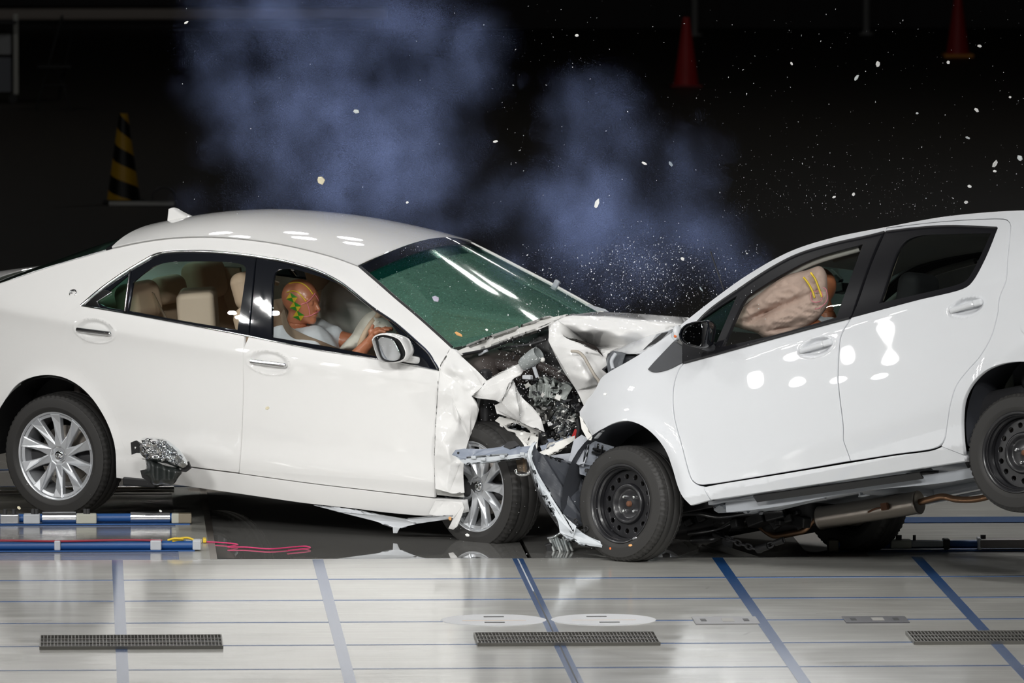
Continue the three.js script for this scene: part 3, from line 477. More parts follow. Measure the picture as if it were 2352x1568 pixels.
// underbody, wheel housings and inner shell
part(sedan, 'floor_pan', box(3.0, 0.10, 1.50, 1.25, 0.30, 0, 0.03), M.dark);
part(sedan, 'firewall', box(0.05, 0.62, 1.36, 2.52, 0.60, 0, 0.02), M.dark);
part(sedan, 'rear_bulkhead', box(0.05, 0.60, 1.30, 0.02, 0.72, 0, 0.02), M.darkTrim);
part(sedan, 'parcel_shelf', box(0.55, 0.03, 1.25, -0.22, 1.02, 0, 0.01), M.beige);
for (const s of [1, -1]) { part(sedan, 'door_trim', panelLocal([[0.50, 0.36], [2.25, 0.36], [2.25, 0.90], [0.50, 1.04]].map((p) => new THREE.Vector2(...p)), [], (x, y) => s * (WS(x, y) - 0.075), { depth: 0.01, size: 0.2 }), M.beige);
  part(sedan, 'wheel_housing', surface((u, v) => { const a = lerp(-0.1, Math.PI + 0.1, u); return V3(Math.cos(a) * 0.385, 0.345 + Math.sin(a) * 0.40, s * lerp(0.86, 0.52, v)); }, 24, 4), M.black);
  part(sedan, 'wheel_housing', box(0.78, 0.5, 0.02, 0, 0.50, s * 0.55), M.black); }
part(sedan, 'mud_flap', box(0.20, 0.045, 0.14, 0.54, 0.225, 0.80, 0.01), M.black);
// wheels
const wheelAt = (w, x, y, z, steer, spin, far) => { w.position.set(x, y, z); w.rotation.set(0, steer + (far ? Math.PI : 0), spin, 'YXZ'); };
const w0 = alloyWheel(sedan); wheelAt(w0, 0, 0.325, 0.735, 0, 0.0);
const cloneWheel = (src, ...a) => { const w = src.clone(); w.traverse((c) => { if (c.isMesh) c.userData = {}; }); sedan.add(w); wheelAt(w, ...a); return w; };
{ const h = S.plane(1109, 1115, 0.74); cloneWheel(w0, h.x, h.y, 0.70, -17 * RAD, 0.30); }
cloneWheel(w0, 0, 0.325, -0.735, 0, 0, true); cloneWheel(w0, 2.80, 0.33, -0.735, -6 * RAD, 0, true);
// seats, dashboard, steering wheel and airbag
const pad = (w, h, d, r) => new RoundedBoxGeometry(w, h, d, 5, r);
function seat(parent, x, z, back = 0.30, mat = M.beige) {
  const g = partGroup(parent, 'seat'); g.position.set(x, 0, z);
  part(g, 'seat_cushion', pad(0.52, 0.17, 0.50, 0.07), mat).position.set(0.20, 0.52, 0);
  const b = part(g, 'seat_back', pad(0.15, 0.66, 0.48, 0.07), mat); b.position.set(-0.13, 0.82, 0); b.rotation.z = back;
  const r = part(g, 'headrest', pad(0.12, 0.20, 0.27, 0.055), mat); r.position.set(-0.285, 1.20, 0); r.rotation.z = back;
  return g;
}
seat(sedan, 1.22, 0.36); seat(sedan, 1.22, -0.36);
part(sedan, 'rear_bench', merge([pad(0.52, 0.2, 1.3, 0.07).translate(0.50, 0.52, 0), pad(0.16, 0.60, 1.3, 0.07).rotateZ(0.36).translate(0.14, 0.82, 0)]), M.beige);
const rest = (u, v, z, w, h, d, mat = M.beige) => { const p = S.plane(u, v, z), m = part(sedan, 'headrest', pad(w, h, d, 0.06), mat); m.position.copy(p); m.rotation.z = 0.22; return m; };
rest(318, 690, 0.42, 0.14, 0.20, 0.30); rest(385, 665, 0.02, 0.13, 0.15, 0.26); rest(470, 642, -0.42, 0.14, 0.21, 0.30);
{ const p = S.plane(455, 722, 0.12), m = part(sedan, 'seat_back_box', pad(0.20, 0.26, 0.30, 0.03), M.beigeLight); m.position.copy(p); m.rotation.z = 0.05; m.rotation.y = 0.5; }
part(sedan, 'seat_belt', surface((u, v) => { const a = S.plane(350, 672, 0.40), b = S.plane(385, 740, 0.40); return a.lerp(b, u).add(V3(0.03 * (v - 0.5) * 1.4, 0, 0.04 * (v - 0.5))); }, 6, 1, 0.003), M.beigeLight);
part(sedan, 'door_pillar_trim', surface((u, v) => { const a = S.plane(528, 615, -0.55), b = S.plane(545, 770, -0.62); return a.lerp(b, u).add(V3((v - 0.5) * 0.12, 0, 0)); }, 4, 2, 0.02), M.beigeLight);
part(sedan, 'dashboard', pad(0.50, 0.26, 1.36, 0.09).translate(2.30, 0.86, 0), M.darkTrim);
{ const c = S.plane(872, 778, 0.36), st = partGroup(sedan, 'steering_wheel'); st.position.copy(c); st.rotation.set(0, Math.PI / 2, 0); part(st, 'wheel_rim', new THREE.TorusGeometry(0.185, 0.016, 10, 40).rotateX(0.42), M.beige); part(st, 'wheel_boss', new THREE.SphereGeometry(0.07, 20, 14).scale(1, 1, 0.5), M.beigeLight); }
// the far front seat side and window bits seen through the cabin
part(sedan, 'grab_handle', tube([S.plane(560, 640, -0.55), S.plane(590, 636, -0.52), S.plane(620, 645, -0.52), S.plane(640, 652, -0.55)], 0.012), M.beige);
// ---------------------------------------------------------------- the hatchback (its left side faces the camera, nose down, tail in the air)
const beltH = (x) => 0.885 + 0.068 * x;
function WH(x, y) {
  const t = y - beltH(x), up = softp(t + 0.03, 0.05);
  let z = 0.845 - (x - 1.2) * (x - 1.2) / 24 - 0.40 * up - 0.55 * up * up;
  z += 0.012 * Math.exp(-(((y - 0.60) / 0.22) ** 2));
  const cr = y - (0.800 + 0.092 * x); z += 0.012 * Math.exp(-Math.sqrt(cr * cr + 0.0003) / 0.045) * sstep(x, 0.0, 0.9);       // shoulder crease under the belt
  const lo = y - (0.300 + 0.075 * x), dl = softp(-lo, 0.012); z -= 0.24 * Math.min(dl, 0.10) * sstep(x, 0.45, 0.9);  // tucked lower doors
  const low = Math.max(0, 0.25 - y); z -= 0.5 * low;
  for (const [cx, cy] of [[0.03, 0.30], [2.52, 0.30]]) { const r = Math.hypot(x - cx, y - cy); z += 0.016 * Math.exp(-(((r - 0.385) / 0.05) ** 2)); }
  const f = Math.max(0, 0.20 - x); z -= 0.45 * f * f; const e = Math.max(0, x - 2.3); z -= 0.16 * e * e;
  return z;
}
const H = new Frame(V3(0, 0, 0), -36 * RAD, 12.2 * RAD, -6.6 * RAD, WH);
{ const h = atHeight(1438.6, 1156, 0.288), l = V3(0, 0.29, 0.745).applyMatrix4(H.m); H.m.setPosition(h.sub(l)); H.inv = H.m.clone().invert(); }
const hatch = H.place(thing('hatchback', 'small white hatchback pitched nose-down with its tail off the floor', 'car'));
const bothH = (name, g, mat, label) => [part(hatch, name, g, mat, label), part(hatch, name, flipZ(g), mat)];
const sealTop = [[1547, 783, 1], [1622, 717], [1699, 661], [1776, 611], [1834, 582], [1910, 559], [1995, 540], [2031, 531, 1]];
const roofRailH = [[2500, 500, 1], [2430, 487], [2352, 484], [2179, 497], [2025, 524], [1910, 547], [1814, 578], [1718, 631], [1642, 685], [1565, 745, 1]];
bothH('side_panel', panel(H, [...sealTop, [2034, 522, 1], [2100, 514], [2179, 506], [2294, 501], [2312, 503], [2322, 514], [2321, 540], [2315, 603], [2312, 645], [2297, 684], [2293, 718], [2277, 776], [2250, 822], [2225, 850], [2198, 886], [2184, 930], [2177, 975], [2171, 1010], [2163, 1024, 1], [2212, 1043, 1], [2208, 1006], [2207, 957], [2212, 917], [2230, 881], [2262, 850], [2305, 833], [2352, 829], [2400, 835], [2440, 862], [2470, 905], [2485, 960], [2488, 1010, 1], [2560, 985], [2600, 930, 1], [2615, 800], [2600, 700], [2575, 620], [2545, 560], ...roofRailH], { gap: -0.001, size: 0.020, depth: 0.03 }), M.white);
const hdF = H.side(1875, 797), hdR = H.side(2220, 705);
const dentH = (c) => dentAt([[c.x, c.y, 0.092, 0.046, 0.04]]);
const fDoor = panel(H, [[1571, 834, 1], [1653, 812], [1800, 771], [1952, 731, 1], [1929, 772], [1924, 814], [1922, 860], [1925, 904], [1934, 980], [1935, 1011, 1], [1952, 1058, 1], [1800, 1084], [1640, 1110], [1622, 1112], [1606, 1113], [1592, 1105], [1586, 1095], [1564, 1015], [1550, 962], [1546, 922], [1548, 886], [1559, 850]], { gap: 0.0026, size: 0.014, dent: dentH(hdF) });
const rearWinHole = [[2060, 540, 1], [2100, 531], [2179, 527], [2286, 527, 1], [2258, 592], [2228, 646], [2213, 657], [2100, 686], [2002, 711, 1]];
const rDoor = panel(H, [[2036, 524, 1], [2100, 516], [2179, 508], [2292, 503], [2310, 505], [2319, 515], [2318, 540], [2312, 603], [2309, 645], [2294, 684], [2290, 718], [2274, 776], [2247, 822], [2222, 850], [2195, 886], [2181, 930], [2174, 975], [2168, 1007], [2160, 1020], [2143, 1029], [2050, 1043], [1954, 1058, 1], [1937, 1011, 1], [1937, 980], [1928, 904], [1925, 860], [1927, 814], [1932, 772], [1955, 730], [1969, 699], [2000, 611], [2026, 550]], { gap: 0.0022, size: 0.014, holes: [rearWinHole], dent: dentH(hdR) });
const [hfN, hfF] = bothH('front_door', fDoor, M.white), [hrN, hrF] = bothH('rear_door', rDoor, M.white);
const handleH = (() => { const g = merge([new THREE.CapsuleGeometry(0.0135, 0.125, 6, 14).rotateZ(Math.PI / 2).translate(-0.022, 0, 0), new RoundedBoxGeometry(0.05, 0.032, 0.026, 3, 0.010).translate(0.072, 0.002, 0)]), P = g.attributes.position; for (let i = 0; i < P.count; i++) { const x = P.getX(i); P.setZ(i, P.getZ(i) * 0.9 + 0.012 * (1 - (x / 0.11) ** 2)); } g.computeVertexNormals(); return g; })();
for (const [n, f, h] of [[hfN, hfF, hdF], [hrN, hrF, hdR]]) for (const [d, s] of [[n, 1], [f, -1]]) { const m = part(d, 'door_handle', s > 0 ? handleH : flipZ(handleH), M.white); m.position.set(h.x, h.y + 0.002, s * (WH(h.x, h.y) + 0.003)); m.rotation.z = 0.07; }
const fender = panel(H, [[1547, 785, 1], [1520, 812], [1495, 838], [1487, 847, 1], [1500, 855], [1532, 850], [1567, 834, 1], [1556, 850], [1545, 886], [1543, 922], [1547, 962], [1561, 1015], [1583, 1096], [1590, 1107], [1603, 1115], [1614, 1117, 1], [1622, 1135], [1631, 1147, 1], [1586, 1160, 1], [1568, 1141], [1557, 1118], [1544, 1074], [1528, 1033], [1501, 998], [1470, 975], [1439, 966], [1407, 972], [1380, 989], [1366, 1006, 1], [1354, 1009, 1], [1333, 968, 1], [1331, 945, 1], [1352, 914], [1366, 896], [1381, 868], [1397, 855], [1443, 829], [1487, 802], [1530, 772], [1554, 754, 1]], { gap: 0.001, size: 0.022, depth: 0.03 });
bothH('front_wing', fender, M.white);
{ const t = H.side(1354, 1004, 0.004), g = merge([rod(H.side(1340, 972, -0.01), H.side(1356, 1006, -0.01), 0.012), toZ(cyl(0.006, 0.006, 0.006, 12)).translate(t.x, t.y, t.z)]); part(hatch, 'wing_bracket', sheet(H, [[1331, 955, 0.76], [1337, 960, 0.76], [1360, 1003, 0.775], [1357, 1011, 0.775], [1350, 1010, 0.77], [1336, 985, 0.765]], { crumple: 0.006, size: 0.02 }), M.bareWhite); part(hatch, 'wing_bracket_bolt', toZ(cyl(0.006, 0.006, 0.03, 12)).translate(t.x, t.y, t.z - 0.005), M.black); }
bothH('sill', panel(H, [[1616, 1119, 1], [1625, 1137], [1633, 1147, 1], [1760, 1128], [1900, 1107], [2050, 1084], [2216, 1058, 1], [2212, 1045, 1], [2163, 1026, 1], [2143, 1034], [2050, 1047], [1952, 1063], [1800, 1088], [1640, 1114]], { gap: 0.001, size: 0.04, depth: 0.05 }), M.white);
const sailG = panel(H, [[1488, 848, 1], [1496, 838], [1547, 784, 1], [1566, 795, 1], [1566, 832, 1], [1532, 849], [1500, 854]], { off: 0.008, size: 0.03, depth: 0.02 });
bothH('sail_trim', sailG, M.plastic);
const frontFrameH = [[1568, 833, 1], [1567, 770, 1], [1622, 719], [1699, 663], [1776, 613], [1834, 584], [1910, 561], [1995, 542], [2029, 534, 1], [2019, 550], [1993, 611], [1962, 699], [1951, 730, 1], [1800, 770], [1653, 811]];
const quarterH = [[1693, 678, 1], [1646, 786, 1], [1582, 792, 1], [1590, 752], [1640, 712]], frontHoleH = [[1657, 797, 1], [1703, 697], [1714, 680, 1], [1795, 630], [1872, 592], [1982, 560, 1], [1921, 729, 1], [1780, 769]];
const rearFrameH = [[2034, 531, 1], [2100, 524], [2179, 519], [2291, 523, 1], [2263, 592], [2233, 646], [2217, 660], [2102, 690], [1956, 729, 1], [1969, 699], [2000, 611], [2026, 550]], rearHoleH = [[2070, 562], [2102, 543], [2179, 537], [2276, 535, 1], [2250, 592], [2222, 641], [2206, 651], [2100, 678], [2018, 697, 1]];
for (const [n, f, frame, holes] of [[hfN, hfF, frontFrameH, [quarterH, frontHoleH]], [hrN, hrF, rearFrameH, [rearHoleH]]]) {
  const g = panel(H, frame, { holes, off: 0.003, depth: 0.03, size: 0.06 });
  part(n, 'window_frame', g, M.pillar); part(f, 'window_frame', flipZ(g), M.pillar);
  for (const h of holes) { const k = panel(H, h, { gap: -0.006, off: -0.012, depth: 0, size: 0.07 }), gl = h === rearHoleH ? M.tint : h === quarterH ? M.greenGlass : M.glass; part(n, 'window_glass', k, gl); part(f, 'window_glass', flipZ(k), gl); }
}
const lineH = (pts, off, r) => tube(outline(pts, false, 14).map(([u, v]) => H.side(u, v, off)), r, pts.length * 10, 6);
bothH('window_seal', lineH([[1569, 780], ...sealTop.slice(1).map((p) => [p[0], p[1] + 2])], 0.003, 0.007), M.seal);
bothH('window_seal', lineH([[1572, 833], [1653, 811], [1800, 770], [1951, 730]], 0.004, 0.006), M.seal);
bothH('window_seal', lineH([[2036, 532], [2100, 524], [2179, 519], [2289, 523]], 0.004, 0.006), M.seal);
bothH('inner_trim', lineH([[1700, 700], [1720, 684], [1795, 638], [1872, 601], [1976, 570]], -0.06, 0.018), M.greyLiner);
bothH('inner_trim', lineH([[2066, 566], [2040, 640], [2024, 690]], -0.03, 0.014), M.beigeLight);
// roof, tailgate, windscreen, bonnet
const railHP = outline(roofRailH.slice().reverse(), false, 12).map(([u, v]) => H.side(u, v, -0.004)).filter((p) => p.x > 0.9);
const roofH = (s, t, lift = 0) => { const p = edgeAt(railHP, s); return V3(p.x + 0.08 * (1 - t * t) * (s - 0.5), p.y - 0.004 + 0.026 * (1 - t * t) + lift, p.z * t); };
part(hatch, 'roof', surface((u, v) => roofH(u, 1 - 2 * v), 30, 30, 0.012), M.white);
part(hatch, 'headliner', surface((u, v) => roofH(0.02 + 0.96 * u, 0.95 - 1.9 * v, -0.045), 20, 20), M.greyLiner);
const shieldHP = outline([[1565, 747, 1], [1642, 687], [1718, 633], [1814, 580, 1]], false, 10).map(([u, v]) => H.side(u, v, -0.004));
part(hatch, 'windscreen', surface((u, v) => { const t = 1 - 2 * v, p = edgeAt(shieldHP, u), b = 1 - t * t; return V3(p.x - b * 0.10 * (1 - u), p.y + b * 0.02, p.z * t * 0.985); }, 24, 30), phys([0.45, 0.62, 0.55], 0.25, 0, { transmission: 1, thickness: 0, ior: 1.5 }));
{ const tail = H.side(2500, 500), low = H.side(2600, 930);
  part(hatch, 'tailgate', surface((u, v) => { const t = 1 - 2 * v, p = tail.clone().lerp(low, u), b = 1 - t * t; return V3(p.x + b * 0.10 + 0.10 * Math.sin(u * 3.1), p.y, p.z * t); }, 14, 24, 0.01), M.white); }
part(hatch, 'bonnet', sheet(H, [[1548, 756, 0.62], [1565, 746, 0.60], [1535, 752, 0.2], [1440, 790, 0.1], [1400, 806, 0.2], [1412, 812, 0.55], [1470, 812, 0.62], [1500, 796, 0.64]], { crumple: 0.012, size: 0.03 }), M.white);
part(hatch, 'scuttle', sheet(H, [[1553, 757, 0.55], [1520, 765, 0.55], [1490, 790, 0.55], [1468, 812, 0.55], [1478, 815, 0.55], [1510, 795, 0.56], [1545, 768, 0.57]], { crumple: 0.008, size: 0.02 }), M.black);
// head lamp pushed up behind the wing
{ const l = partGroup(hatch, 'headlamp', 'smoky headlamp pushed up behind the wing');
  part(l, 'lamp_body', sheet(H, [[1392, 824, 0.50], [1396, 812, 0.50], [1408, 805, 0.50], [1440, 811, 0.55], [1466, 815, 0.56], [1450, 830, 0.60], [1420, 848, 0.62], [1398, 860, 0.62]], { crumple: 0.01, size: 0.02, thick: 0.03 }), M.plastic);
  part(l, 'lamp_lens', sheet(H, [[1392, 824, 0.53], [1408, 805, 0.53], [1436, 812, 0.60], [1428, 838, 0.64], [1397, 857, 0.64]], { crumple: 0.012, size: 0.02 }), phys([0.45, 0.47, 0.50], 0.08, 0, { transmission: 0.7, thickness: 0 }));
  part(l, 'lamp_bulge', tube([[1414, 812, 0.62], [1405, 828, 0.64], [1408, 848, 0.66]].map((p) => H.plane(...p)), 0.010), M.lightGrey); }
part(hatch, 'roof_aerial', rod(H.plane(1663, 668, 0.2), H.plane(1632, 577, 0.1), 0.0032, 6), M.dark, 'thin black whip aerial');
// door mirror, folded forward
{ const mir = partGroup(hatch, 'door_mirror', 'black-rimmed door mirror knocked round so that its glass faces out');
  const prof = [[1561, 768], [1566, 755], [1576, 745], [1592, 739], [1612, 736], [1626, 736], [1629, 745], [1625, 775], [1620, 795], [1612, 799], [1592, 797], [1574, 791], [1564, 781]], inner = [[1566, 768], [1572, 757], [1584, 748], [1606, 742], [1611, 745], [1612, 772], [1609, 794], [1598, 793], [1580, 787], [1569, 778]];
  const L = (q, z) => outline(q, true, 3).map(([u, v]) => H.plane(u, v, z)), A = L(prof, 0.94), n = A.length, cc = A.reduce((s, p) => s.add(p), V3()).divideScalar(n);
  const rings = [[0.90, 0.948], [0.97, 0.95], [1.0, 0.935], [0.98, 0.90], [0.85, 0.86], [0.5, 0.83], [0.04, 0.82]];
  part(mir, 'mirror_housing', surface((u, v) => { const r = rings[Math.round(v * 6)], p = A[Math.round(u * n) % n]; return V3(cc.x + (p.x - cc.x) * r[0], cc.y + (p.y - cc.y) * r[0], r[1]); }, n, 6), M.gloss);
  part(mir, 'mirror_glass', panelLocal(L(inner, 0.945).map((p) => new THREE.Vector2(p.x, p.y)), [], (x, y) => 0.946 + 0.10 * (x - cc.x) - 0.05 * (y - cc.y), { depth: 0.006, size: 0.05 }), M.mirror);
  part(mir, 'mirror_inner', new THREE.ShapeGeometry(new THREE.Shape(L(prof, 0.945).map((p) => new THREE.Vector2(cc.x + (p.x - cc.x) * 0.95, cc.y + (p.y - cc.y) * 0.95)))).translate(0, 0, 0.932), M.black);
  const cap = part(mir, 'mirror_cap', new THREE.SphereGeometry(0.035, 16, 12).scale(0.55, 1.0, 1), M.white); cap.position.copy(H.plane(1557, 762, 0.90));
  const tl = part(mir, 'turn_lamp', new THREE.SphereGeometry(0.02, 14, 10).scale(0.8, 1.3, 1.2), M.lens); tl.position.copy(H.plane(1550, 770, 0.91));
  part(mir, 'turn_bulb', new THREE.SphereGeometry(0.008, 10, 8), M.orange).position.copy(H.plane(1551, 772, 0.925));
  part(mir, 'mirror_arm', rod(H.plane(1612, 792, 0.88), H.side(1636, 800, 0.0), 0.022), M.plastic); }
// fuel flap seam
part(hatch, 'fuel_flap', panel(H, [[2342, 741], [2347, 722], [2362, 716], [2380, 722], [2387, 742], [2380, 763], [2362, 769], [2347, 761]], { off: 0.004, size: 0.04, depth: 0.01 }), M.white);
// underbody
part(hatch, 'floor_pan', merge([box(1.75, 0.02, 1.32, 1.30, 0.225, 0, 0.005), box(1.7, 0.045, 0.07, 1.30, 0.205, -0.60, 0.012), box(1.6, 0.05, 0.09, 1.25, 0.200, 0.36, 0.02), box(1.6, 0.05, 0.09, 1.25, 0.200, -0.36, 0.02), box(0.08, 0.05, 1.25, 1.10, 0.205, 0, 0.015), box(0.08, 0.05, 1.25, 1.75, 0.205, 0, 0.015)]), M.underbody);
part(hatch, 'sill_flange', surface((u, v) => { const p = H.side(lerp(1723, 2105, u), lerp(1133, 1079, u)); return V3(p.x, lerp(p.y - 0.006, p.y - 0.035, v), p.z - 0.03 - 0.03 * v); }, 10, 2, 0.01), M.black);
part(hatch, 'jack_rail', surface((u, v) => { const p = H.side(lerp(1640, 2212, u), lerp(1147, 1064, u)); return V3(p.x, p.y - 0.035 + (v - 0.5) * 0.05 - 0.008 * Math.sin(u * 9), p.z - 0.10); }, 40, 2, 0.006), M.underbody);
for (const [u, v] of [[1985, 1138], [2115, 1113], [2182, 1105]]) { const p = H.plane(u, v, 0.45); part(hatch, 'floor_clip', merge([box(0.006, 0.022, 0.03, -0.018, 0.008, 0), box(0.05, 0.006, 0.03, 0.0, 0, 0)]), M.lightGrey).position.copy(p); }
part(hatch, 'floor_plug', toZ(cyl(0.03, 0.03, 0.02, 20)).rotateX(Math.PI / 2).scale(1, 1, 1), M.black).position.copy(H.plane(2045, 1113, 0.52));
part(hatch, 'fuel_pipe_cover', sheet(H, [[2081, 1095, 0.50], [2155, 1088, 0.50], [2150, 1110, 0.42], [2090, 1108, 0.42]], { crumple: 0.006, size: 0.03, thick: 0.02 }), M.black);
part(hatch, 'front_chassis_leg', sheet(H, [[1640, 1172, 0.62], [1680, 1150, 0.66], [1880, 1126, 0.62], [1915, 1128, 0.52], [1880, 1150, 0.42], [1790, 1172, 0.40], [1650, 1178, 0.55]], { crumple: 0.012, size: 0.03, thick: 0.02 }), M.underbody);
for (const s of [1, -1]) for (const cx of [0.03, 2.52]) {
  { const hx = cx > 1 ? 2.39 : cx; part(hatch, 'wheel_housing', surface((u, v) => { const a = lerp(-0.05, Math.PI + 0.1, u); return V3(hx + Math.cos(a) * 0.395, 0.29 + Math.sin(a) * 0.40, s * lerp(cx > 1 ? 0.72 : 0.78, 0.45, v)); }, 24, 4), M.liner); }
  part(hatch, 'wheel_housing', box(0.76, 0.46, 0.02, cx, 0.46, s * 0.45, 0.005), cx > 1 ? M.liner : M.black); }
part(hatch, 'wheel_arch_flap', sheet(H, [[2218, 1062, 0.66], [2226, 1078, 0.60], [2244, 1106, 0.52], [2262, 1112, 0.45], [2256, 1080, 0.45], [2240, 1050, 0.50]], { crumple: 0.006, size: 0.02 }), M.black);
part(hatch, 'engine_bay', box(0.9, 0.55, 1.1, 0.02, 0.55, -0.15, 0.05), M.black);
part(hatch, 'dash_bulkhead', box(0.06, 0.50, 1.3, 0.52, 0.62, 0, 0.02), M.black);
part(hatch, 'boot_floor', box(0.5, 0.1, 1.0, 2.45, 0.45, 0, 0.03), M.dark);
// exhaust
{ const Z = 0.02, L = (l, z = Z) => l.map(([u, v]) => H.plane(u, v, z)), ex = partGroup(hatch, 'exhaust', 'brushed steel exhaust with a long silencer'), a = H.plane(1882, 1190, Z), b = H.plane(2112, 1153, Z), dir = b.clone().sub(a), n = dir.length();
  const can = lathe([[0.0, 0], [0.054, 0.0], [0.060, 0.006], [0.060, 0.014], [0.057, 0.018], [0.057, n - 0.018], [0.060, n - 0.014], [0.060, n - 0.004], [0.055, n], [0.045, n - 0.02], [0, n - 0.03]], 40).applyQuaternion(new THREE.Quaternion().setFromUnitVectors(V3(0, 1, 0), dir.clone().normalize())).translate(a.x, a.y, a.z);
  part(ex, 'silencer', can, M.exhaust);
  part(ex, 'pipe', tube([a.clone(), ...L([[1866, 1197], [1850, 1216], [1822, 1224], [1778, 1229], [1758, 1218], [1735, 1200], [1712, 1196]])], 0.0165, 60, 12), M.exhaustHot);
  part(ex, 'pipe', tube([b.clone(), ...L([[2140, 1145], [2165, 1140], [2195, 1146], [2230, 1147], [2262, 1142], [2330, 1120]])], 0.0165, 60, 12), M.exhaustHot);
  part(ex, 'hanger', merge([tube(L([[1994, 1176], [2010, 1168], [2022, 1166]], Z + 0.075), 0.005, 20, 6), box(0.035, 0.035, 0.02).translate(...H.plane(2032, 1163, Z + 0.07).toArray())]), M.rust);
  part(ex, 'flange', merge([rod(H.plane(1712, 1190, Z), H.plane(1722, 1206, Z), 0.025), rod(H.plane(1724, 1192, Z), H.plane(1732, 1206, Z), 0.02)]), M.steel); }
// front suspension and running gear hanging below
{ const P = (u, v, z) => H.plane(u, v, z), lst = [];
  for (const [pts, r] of [[[[1570, 1200, .2], [1640, 1192, .15], [1700, 1185, .1], [1760, 1180, .1]], .016], [[[1580, 1225, .25], [1640, 1216, .2], [1690, 1198, .15], [1745, 1192, .1]], .012], [[[1560, 1180, .3], [1600, 1178, .3], [1650, 1186, .25], [1720, 1178, .2], [1800, 1172, .2]], .014], [[[1590, 1240, .2], [1635, 1236, .2], [1660, 1226, .15]], .022], [[[1760, 1188, .1], [1790, 1196, .05], [1815, 1212, 0]], .008]]) lst.push(tube(pts.map((p) => P(...p)), r, 30, 8));
  part(hatch, 'stabiliser_bar', merge(lst), phys([0.02, 0.02, 0.022], 0.3, 0, { clearcoat: 0.8 }));
  const sub = []; for (let i = 0; i < 34; i++) { const u = rr(1570, 1860), v = lerp(1180, 1206, rnd()) - (u - 1570) * 0.02, p = P(u, v, rr(-0.15, 0.2)); sub.push(box(rr(.03, .12), rr(.02, .06), rr(.05, .14), 0, 0, 0, 0.008).rotateZ(rr(-.5, .5)).rotateY(rr(-.6, .6)).translate(p.x, p.y, p.z)); }
  part(hatch, 'subframe', merge(sub), M.black);
  part(hatch, 'gearbox', merge([box(0.34, 0.16, 0.3, 0, 0, 0, 0.05).translate(...P(1840, 1185, -0.1).toArray()), box(0.4, 0.10, 0.4, 0, 0, 0, 0.03).translate(...P(1640, 1205, 0).toArray())]), M.black); }
{ const ch = partGroup(hatch, 'tow_chain', 'dark tow chain drooping under the car'), pts = [[1640, 1225], [1660, 1233], [1680, 1240], [1700, 1248], [1720, 1255], [1745, 1262], [1765, 1253], [1785, 1245], [1800, 1240]];
  const c = new THREE.CatmullRomCurve3(pts.map(([u, v]) => H.plane(u, v, 0.25))), n = 13, link = new THREE.TorusGeometry(0.013, 0.0045, 8, 18).scale(1.55, 1, 1);
  for (let i = 0; i < n; i++) { const p = c.getPointAt((i + 0.5) / n), t = c.getTangentAt((i + 0.5) / n), m = part(ch, 'link', link, M.dark); m.position.copy(p); m.quaternion.setFromUnitVectors(V3(1, 0, 0), t); m.rotateX(i % 2 ? Math.PI / 2 : 0.2); }
  for (const [a, b, r] of [[0, 0.12, 0.014], [0.62, 0.78, 0.02], [0.88, 1, 0.016]]) part(ch, 'hook', rod(c.getPointAt(a), c.getPointAt(b), r), M.black); }
// wheels
const hw0 = steelWheel(hatch); wheelAt(hw0, 0, 0.29, 0.70, -8 * RAD, 0.1);
const hWheel = (p, steer, far, camber = 0) => { const w = hw0.clone(); w.traverse((c) => { c.userData = {}; }); hatch.add(w); wheelAt(w, p.x, p.y, p.z, steer, 0.6, far); return w; };
{ const p = H.plane(2346, 1039, 0.745); hWheel(V3(p.x, p.y, 0.70), 0, false); hWheel(V3(p.x, p.y + 0.02, -0.70), 0, true);
  const fl = atHeight(1968, 1262, 0).add(V3(0, 0.27, 0)).applyMatrix4(H.inv); hWheel(fl, -8 * RAD, true); }
part(hatch, 'rear_axle', rod(V3(2.33, 0.20, 0.6), V3(2.33, 0.20, -0.6), 0.05), M.black);
// cabin
{ const s1 = seat(hatch, 1.62, 0.34, -0.30, M.blackSeat); s1.rotation.y = Math.PI; s1.position.set(1.30, -0.10, 0.34); const s2 = seat(hatch, 1.62, -0.34, -0.30, M.blackSeat); s2.rotation.y = Math.PI; s2.position.set(1.30, -0.10, -0.34); for (const s of [s1, s2]) { s.children[1].rotation.z = 0.3; s.children[2].rotation.z = 0.3; } }
part(hatch, 'rear_bench', merge([pad(0.5, 0.2, 1.2, 0.07).translate(2.05, 0.42, 0), pad(0.16, 0.55, 1.2, 0.07).rotateZ(-0.3).translate(2.38, 0.72, 0), pad(0.10, 0.16, 0.24, 0.05).translate(2.46, 1.06, 0.36), pad(0.10, 0.16, 0.24, 0.05).translate(2.46, 1.06, -0.36)]), M.blackSeat);
for (const s of [1, -1]) part(hatch, 'door_trim', panelLocal([[0.55, 0.30], [1.98, 0.30], [1.98, 0.98], [0.55, 0.88]].map((p) => new THREE.Vector2(...p)), [], (x, y) => s * (WH(x, y) - 0.07), { depth: 0.01, size: 0.2 }), M.darkTrim);
part(hatch, 'dashboard', pad(0.42, 0.26, 1.3, 0.08).translate(0.66, 0.78, 0), M.darkTrim);
part(hatch, 'interior_lamp', pad(0.16, 0.03, 0.12, 0.012).translate(...H.plane(1955, 592, 0.1).toArray()), M.greyLiner);
part(hatch, 'mirror_mount', merge([rod(H.plane(1906, 625, -0.2), H.plane(1930, 648, -0.2), 0.022), rod(H.plane(1930, 648, -0.2), H.plane(1926, 668, -0.2), 0.03), box(0.07, 0.05, 0.1, 0, 0, 0, 0.01).translate(...H.plane(1935, 662, -0.2).toArray())]), M.black);
